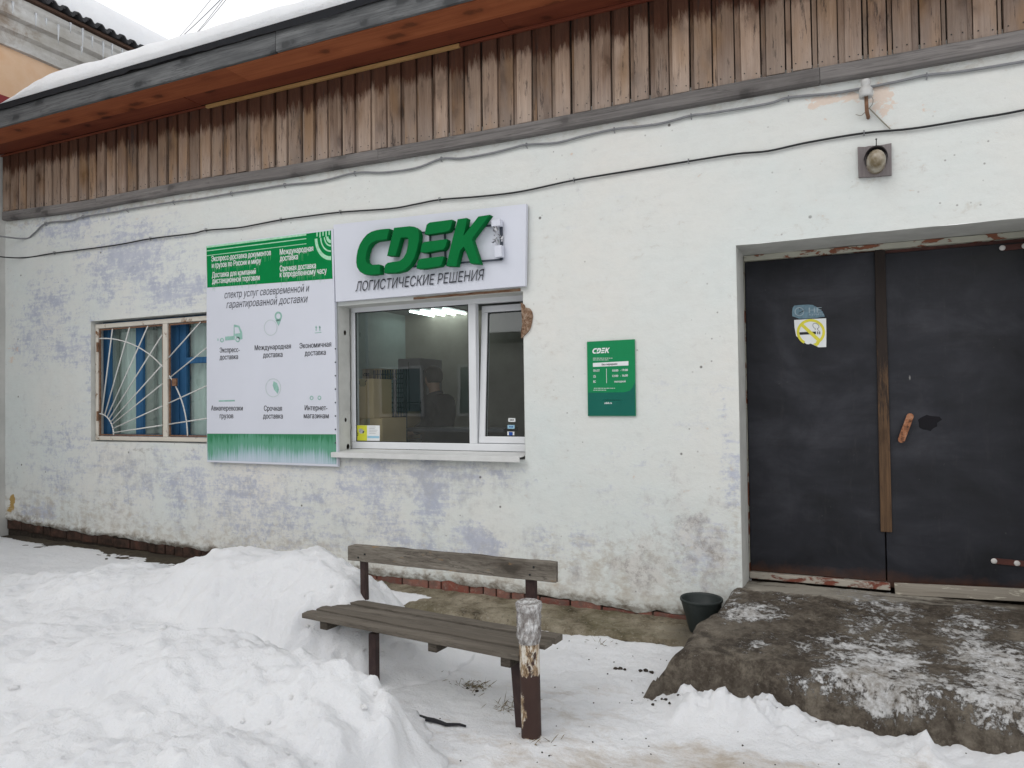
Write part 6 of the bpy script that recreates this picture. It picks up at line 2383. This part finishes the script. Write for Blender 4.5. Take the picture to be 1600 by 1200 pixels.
def bpx(px, py, off=by_):
    """bench coordinates of a sight line on the plane of the back posts"""
    v = Vector(ray(px, py))
    n_ = uy
    p0 = Vector(cL0) + uy * off
    t = (p0 - Vector(CAM)).dot(n_) / v.dot(n_)
    return BM.inverted() @ (Vector(CAM) + v * t)


for pxa, pxb, w2 in ((569, 571, .020), (830, 831, .028)):
    a_ = bpx(pxa, 885 if pxa < 700 else 905)
    b_ = bpx(pxb, 936 if pxa < 700 else 940)
    m_ = MB()
    m_.hexa([BM @ Vector((b_.x + u, by_ + v, -.06)) for u, v in ((-w2, -.018), (w2, -.018), (w2, .018), (-w2, .018))], [BM @ Vector((a_.x + u, by_ + v, a_.z + .06)) for u, v in ((-w2, -.018), (w2, -.018), (w2, .018), (-w2, .018))])
    m_.build('back_post', M['bench_steel'], bn, bevel=.003)
m_ = MB()
fo = by_ - .05
tl_, tr_, br_, bl_ = bpx(543, 850, fo), bpx(868, 879, fo), bpx(868, 911, fo), bpx(543.5, 875.5, fo)
nseg = 34
base = len(m_.v)
for k in range(nseg + 1):
    t = k / nseg
    tp_, bt_ = tl_.lerp(tr_, t), bl_.lerp(br_, t)
    dz = .006 * fbm(t * 7, 2.3) + .003 * fbm(t * 30, 1.3)
    if k == 0: dz -= .012
    for (y_, z_) in ((fo, bt_.z + .003 * fbm(t * 9, 5)), (fo, tp_.z + dz - .004), (fo + .006, tp_.z + dz), (fo + .030, tp_.z + dz), (fo + .030, bt_.z)):
        m_.v.append(tuple(BM @ Vector((tp_.x, y_, z_))))
for k in range(nseg):
    for s_ in range(5):
        t_ = (s_ + 1) % 5
        m_.f.append((base + k * 5 + s_, base + k * 5 + t_, base + (k + 1) * 5 + t_, base + (k + 1) * 5 + s_))
        m_.m.append(0)
m_.f += [tuple(base + s_ for s_ in range(5)), tuple(base + nseg * 5 + s_ for s_ in range(5))]
m_.m += [0, 0]
bko = m_.build('backrest', M['backrest_wood'], bn, bevel=.003)
for px, py in ((560, 871), (570, 866), (828, 898), (834, 886)):
    m_ = MB()
    p = BM @ bpx(px, py, fo)
    m_.lathe([(.006, 0), (.006, .003), (0, .004)], p - Vector((0, .001, 0)), 8, 'y')
    m_.build('nail', M['gasket'], bn)

# ---- pipe post wrapped in film
pb = G(831, 1163, -.03)
py0 = pb.y
tpz = W(826, 998, py0)
wz0, wz1 = W(826, 1001, py0).z, W(826, 941, py0).z
px0 = W(826, 1000, py0).x
post = thing('pipe_post', (pb.x, py0, 0), 'rusty brown steel pipe post with its top wrapped in clear film beside the bench', 'post')
m_ = MB()
rad = .0485
wzw = W(826, 1054, py0).z
wz2 = W(826, 1105, py0).z
top_x = W(825.5, 960, py0).x
ptsp = [Vector((pb.x + (top_x - pb.x) * t, py0, -.08 + (wz1 - .02 + .08) * t)) for t in [i / 40 for i in range(41)]]
m_.tube(ptsp, rad, 28)
po = m_.build('pipe', M['pipe'], post, smooth=True)
at = po.data.attributes.new('worn', 'FLOAT', 'POINT')
vals = []
for v in po.data.vertices:
    p = v.co + Vector((pb.x, py0, 0))
    a_ = math.atan2(p.y - py0, p.x - pb.x)
    z = p.z
    w1 = sstep(wzw - .02, wzw + .02, z)
    w2 = .74 * math.exp(-((z - wz2) / .11) ** 4) * math.exp(-((((a_ - R(-128)) + math.pi) % (2 * math.pi) - math.pi) / .55) ** 2)
    w3 = .5 * math.exp(-((z - .0) / .03) ** 2)
    vals.append(max(.62 * w1, w2, w3))
at.data.foreach_set('value', vals)
m_ = MB()
nr, nh_ = 40, 40


def film(i, j):
    t = 2 * math.pi * i / (nr - 1)
    v = j / (nh_ - 1)
    r_ = .052 + .006 * sstep(0, .15, v) + .006 * sstep(.7, .95, v) + .005 * mnoise.noise(Vector((math.cos(t) * 3, math.sin(t) * 3, v * 9))) + .003 * mnoise.noise(Vector((math.cos(t) * 8, math.sin(t) * 8, v * 26)))
    if j == nh_ - 1: r_ *= .9
    cx_ = top_x + .002
    return (cx_ + r_ * math.cos(t), py0 + r_ * math.sin(t), wz0 - .005 + (wz1 - wz0 + .008) * v + .006 * mnoise.noise(Vector((math.cos(t) * 2, math.sin(t) * 2, 5))))


m_.grid(nr, nh_, film)
cap_ = [film(i, nh_ - 1) for i in range(nr - 1)]
m_.add(cap_ + [(top_x, py0, wz1 - .012)], [(i, (i + 1) % (nr - 1), nr - 1) for i in range(nr - 1)])
m_.build('film_wrap', M['film'], post, smooth=True)

# ---- bucket
by0 = -.17
bt_l, bt_r = W(1063, 928, by0), W(1129.5, 928, by0)
bcx = (bt_l.x + bt_r.x) / 2
rtop = (bt_r.x - bt_l.x) / 2
bzt = W(1096, 934, by0).z
bzb = .085
bu = thing('bucket', (bcx, by0, bzb), 'empty dark plastic bucket wedged between the wall and the stoop', 'bucket')
m_ = MB()
rb_t = rtop * .60
m_.lathe([(0, 0), (rb_t * .97, 0), (rb_t, .006), (rtop * .965, bzt - bzb - .018)], (bcx, by0, bzb), 40, 'z', False)
m_.lathe([(rtop * .93, bzt - bzb - .016), (rb_t * .95, .012), (0, .01)], (bcx, by0, bzb), 40, 'z', False)
m_.build('shell', M['bucket'], bu, smooth=True, fix=False)
m_ = MB()
m_.lathe([(rtop * .965, bzt - bzb - .02), (rtop, bzt - bzb - .016), (rtop * 1.005, bzt - bzb - .003), (rtop * .985, bzt - bzb + .001), (rtop * .945, bzt - bzb - .001), (rtop * .93, bzt - bzb - .016)], (bcx, by0, bzb), 40, 'z', False)
m_.build('rim', M['bucket'], bu, smooth=True, fix=False)

# ================================================================== neighbour's house on the left
NX = -8.5
nbh = thing('neighbour_house', (NX - 3, 4, 0), 'taller orange plastered house with a corrugated slate roof behind the eave', 'house')
ez = 6.31
m_ = MB()
m_.box(NX - 7, NX - .012, -.0 - 5.0, 16, 4.75, 5.72)
m_.build('upper_wall', M['orange'], nbh)
m_ = MB()
m_.box(NX - 7, NX - .006, -5.0, 16, -.2, 4.749)
m_.build('lower_wall', M['pale_wall'], nbh)
m_ = MB()
yA, yB = -5.0, 16.0
prof = [(NX - .02, 5.69), (NX + .03, 5.70), (NX + .05, 5.76), (NX + .055, 5.83), (NX + .10, 5.86), (NX + .115, 5.97), (NX + .17, 6.0), (NX + .19, 6.12), (NX + .22, 6.15), (NX + .22, 6.20), (NX - .02, 6.2)]
base = 0
nseg = 60
for k in range(nseg + 1):
    y = yA + (yB - yA) * k / nseg
    for i, (x, z) in enumerate(prof):
        m_.v.append((x + .012 * fbm(y * 2.1, i * .4), y, z + .012 * fbm(y * 2.6, i * .7 + 4)))
L_ = len(prof)
for k in range(nseg):
    for s_ in range(L_):
        t_ = (s_ + 1) % L_
        m_.f.append((k * L_ + s_, k * L_ + t_, (k + 1) * L_ + t_, (k + 1) * L_ + s_))
        m_.m.append(0)
m_.build('cornice', M['cornice'], nbh)
m_ = MB()
m_.box(NX - .4, NX + .27, yA, yB, 6.215, 6.245)
m_.build('eave_board', M['eave_board'], nbh)
m_ = MB()
rslope = math.tan(R(24))
nyw = int((5.0 + 9.0) / .0116)
for jj, (xo, ) in enumerate(((NX + .33,), (NX - 5.5,))):
    pass


def sl_pt(i, j):
    y = -5.0 + 14.0 * i / nyw
    x = NX + .33 - 5.8 * (j > 0)
    wv = .036 * math.sin(2 * math.pi * y / .1485)
    z = 6.262 + (NX + .33 - x) * rslope + wv
    if j == 2: pass
    return (x, y, z)


m_.grid(nyw + 1, 2, sl_pt)
ro = m_.build('slate_roof', M['slate'], nbh, smooth=True)
so_ = ro.modifiers.new('thickness', 'SOLIDIFY')
so_.thickness = .018
m_ = MB()
m_.box(NX - .005, NX + .10, -5.0, 16, 4.80, 5.085)
m_.build('red_flashing', M['red_metal'], nbh, bevel=.004)
m_ = MB()
sdist = [0, 0, .012, .03, .055, .09, .14, .2, .3, .45, .7, 1.0, 1.5, 2.2, 3.2, 4.4, 5.6]


def nsn(i, j):
    y = -5.0 + 14.0 * i / 220
    x = NX + .285 - sdist[j] + .012 * fbm(y * 2, 4)
    b_ = 6.29 + (NX + .33 - x) * rslope
    if j == 0: return (x, y, b_ - .005)
    t = .37 * (1 - math.exp(-(sdist[j] / .11) ** .8)) + .015 * fbm(y * 1.3, x * 1.3, 3)
    return (x, y, b_ + max(.01, t))


m_.grid(221, len(sdist), nsn)
tag(m_.build('neighbour_roof_snow', M['snow'], None, smooth=True, fix=False), 'thick snow lying on the corrugated slate roof of the orange house', 'snow', kind='stuff')
for k, (cx_, cy_, l_) in enumerate(((20, 4, 16), (56, 22, 17), (72, 30, 9), (91, 40, 24), (110, 37, 12), (129, 46, 26), (127.6, 74, 10), (144, 58, 14), (161, 66, 24), (175, 70, 16), (191, 78, 18))):
    p = X(cx_, cy_, NX + .30)
    q2_ = X(cx_, cy_ + l_, NX + .30)
    m_ = MB()
    p.z = min(p.z, 6.27)
    hgt_ = 1.25 * max(.05, p.z - q2_.z)
    m_.tube([(p.x, p.y, p.z + .01), (p.x, p.y + .002, p.z - hgt_ * .3), (p.x, p.y, p.z - hgt_ * .7), (p.x, p.y, p.z - hgt_)], [.016, .011, .006, .0015], 7)
    tag(m_.build('icicle', M['ice'], None, smooth=True), 'clear icicle hanging from the slate eave of the orange house', 'icicle', 'icicles under the slate eave')

# ---- overhead wires
for (x0, y0, x1, y1, r_, lab) in ((270, 69, 347, -3, .010, 'thick overhead wire, lower one of the left pair above the snowy roof'), (272, 66, 332, -4, .006, 'thin pale overhead wire, leftmost above the snowy roof'),
                                  (299, 60, 350, -3, .007, 'thin overhead wire, left one of the right pair above the roof'), (300, 60, 356, -4, .007, 'thin overhead wire, rightmost above the snowy roof')):
    a_, b_ = W(x0, y0, 9.0), W(x1, y1, 6.0)
    d_ = b_ - a_
    m_ = MB()
    ptw = []
    for i in range(25):
        t = -.5 + 2.2 * i / 24
        p = a_ + d_ * t
        p.z -= .10 * math.sin(math.pi * min(1, max(0, t))) * .3
        ptw.append(p)
    m_.tube(ptw, r_, 6)
    tag(m_.build('overhead_wire', M['cable_grey'], None, smooth=True), lab, 'wire', 'overhead wires')

# ================================================================== building across the yard (met in the window panes)
yb_ = thing('yard_building', (-12, -17, 0), 'pale plastered building across the yard mirrored in the window panes', 'building')
m_ = MB()
m_.box(-34, 3, -25, -17, -.1, 6.2)
m_.build('wall', M['yard_wall'], yb_)
m_ = MB()
m_.box(-34.5, 3.5, -25.5, -16.5, 6.21, 6.5)
m_.build('roof', M['slate'], yb_)
for k in range(11):
    for zz in (1.0,):
        x = -32 + 3.3 * k
        m_ = MB()
        for a_, b_, c_, d_ in ((x, x + 1.9, zz, zz + .1), (x, x + 1.9, zz + 1.75, zz + 1.85), (x, x + .1, zz + .1, zz + 1.75), (x + 1.8, x + 1.9, zz + .1, zz + 1.75), (x + .62, x + .72, zz + .1, zz + 1.75)):
            m_.box(a_, b_, -16.99, -16.93, c_, d_)
        wo_ = m_.build('window', M['yard_frame'], yb_)
        m_ = MB()
        m_.box(x + .1, x + 1.8, -16.992, -16.97, zz + .1, zz + 1.75)
        pn_ = m_.build('pane', M['yard_pane'], None)
        off = wloc(wo_)
        for v in pn_.data.vertices: v.co -= off
        pn_.parent = wo_
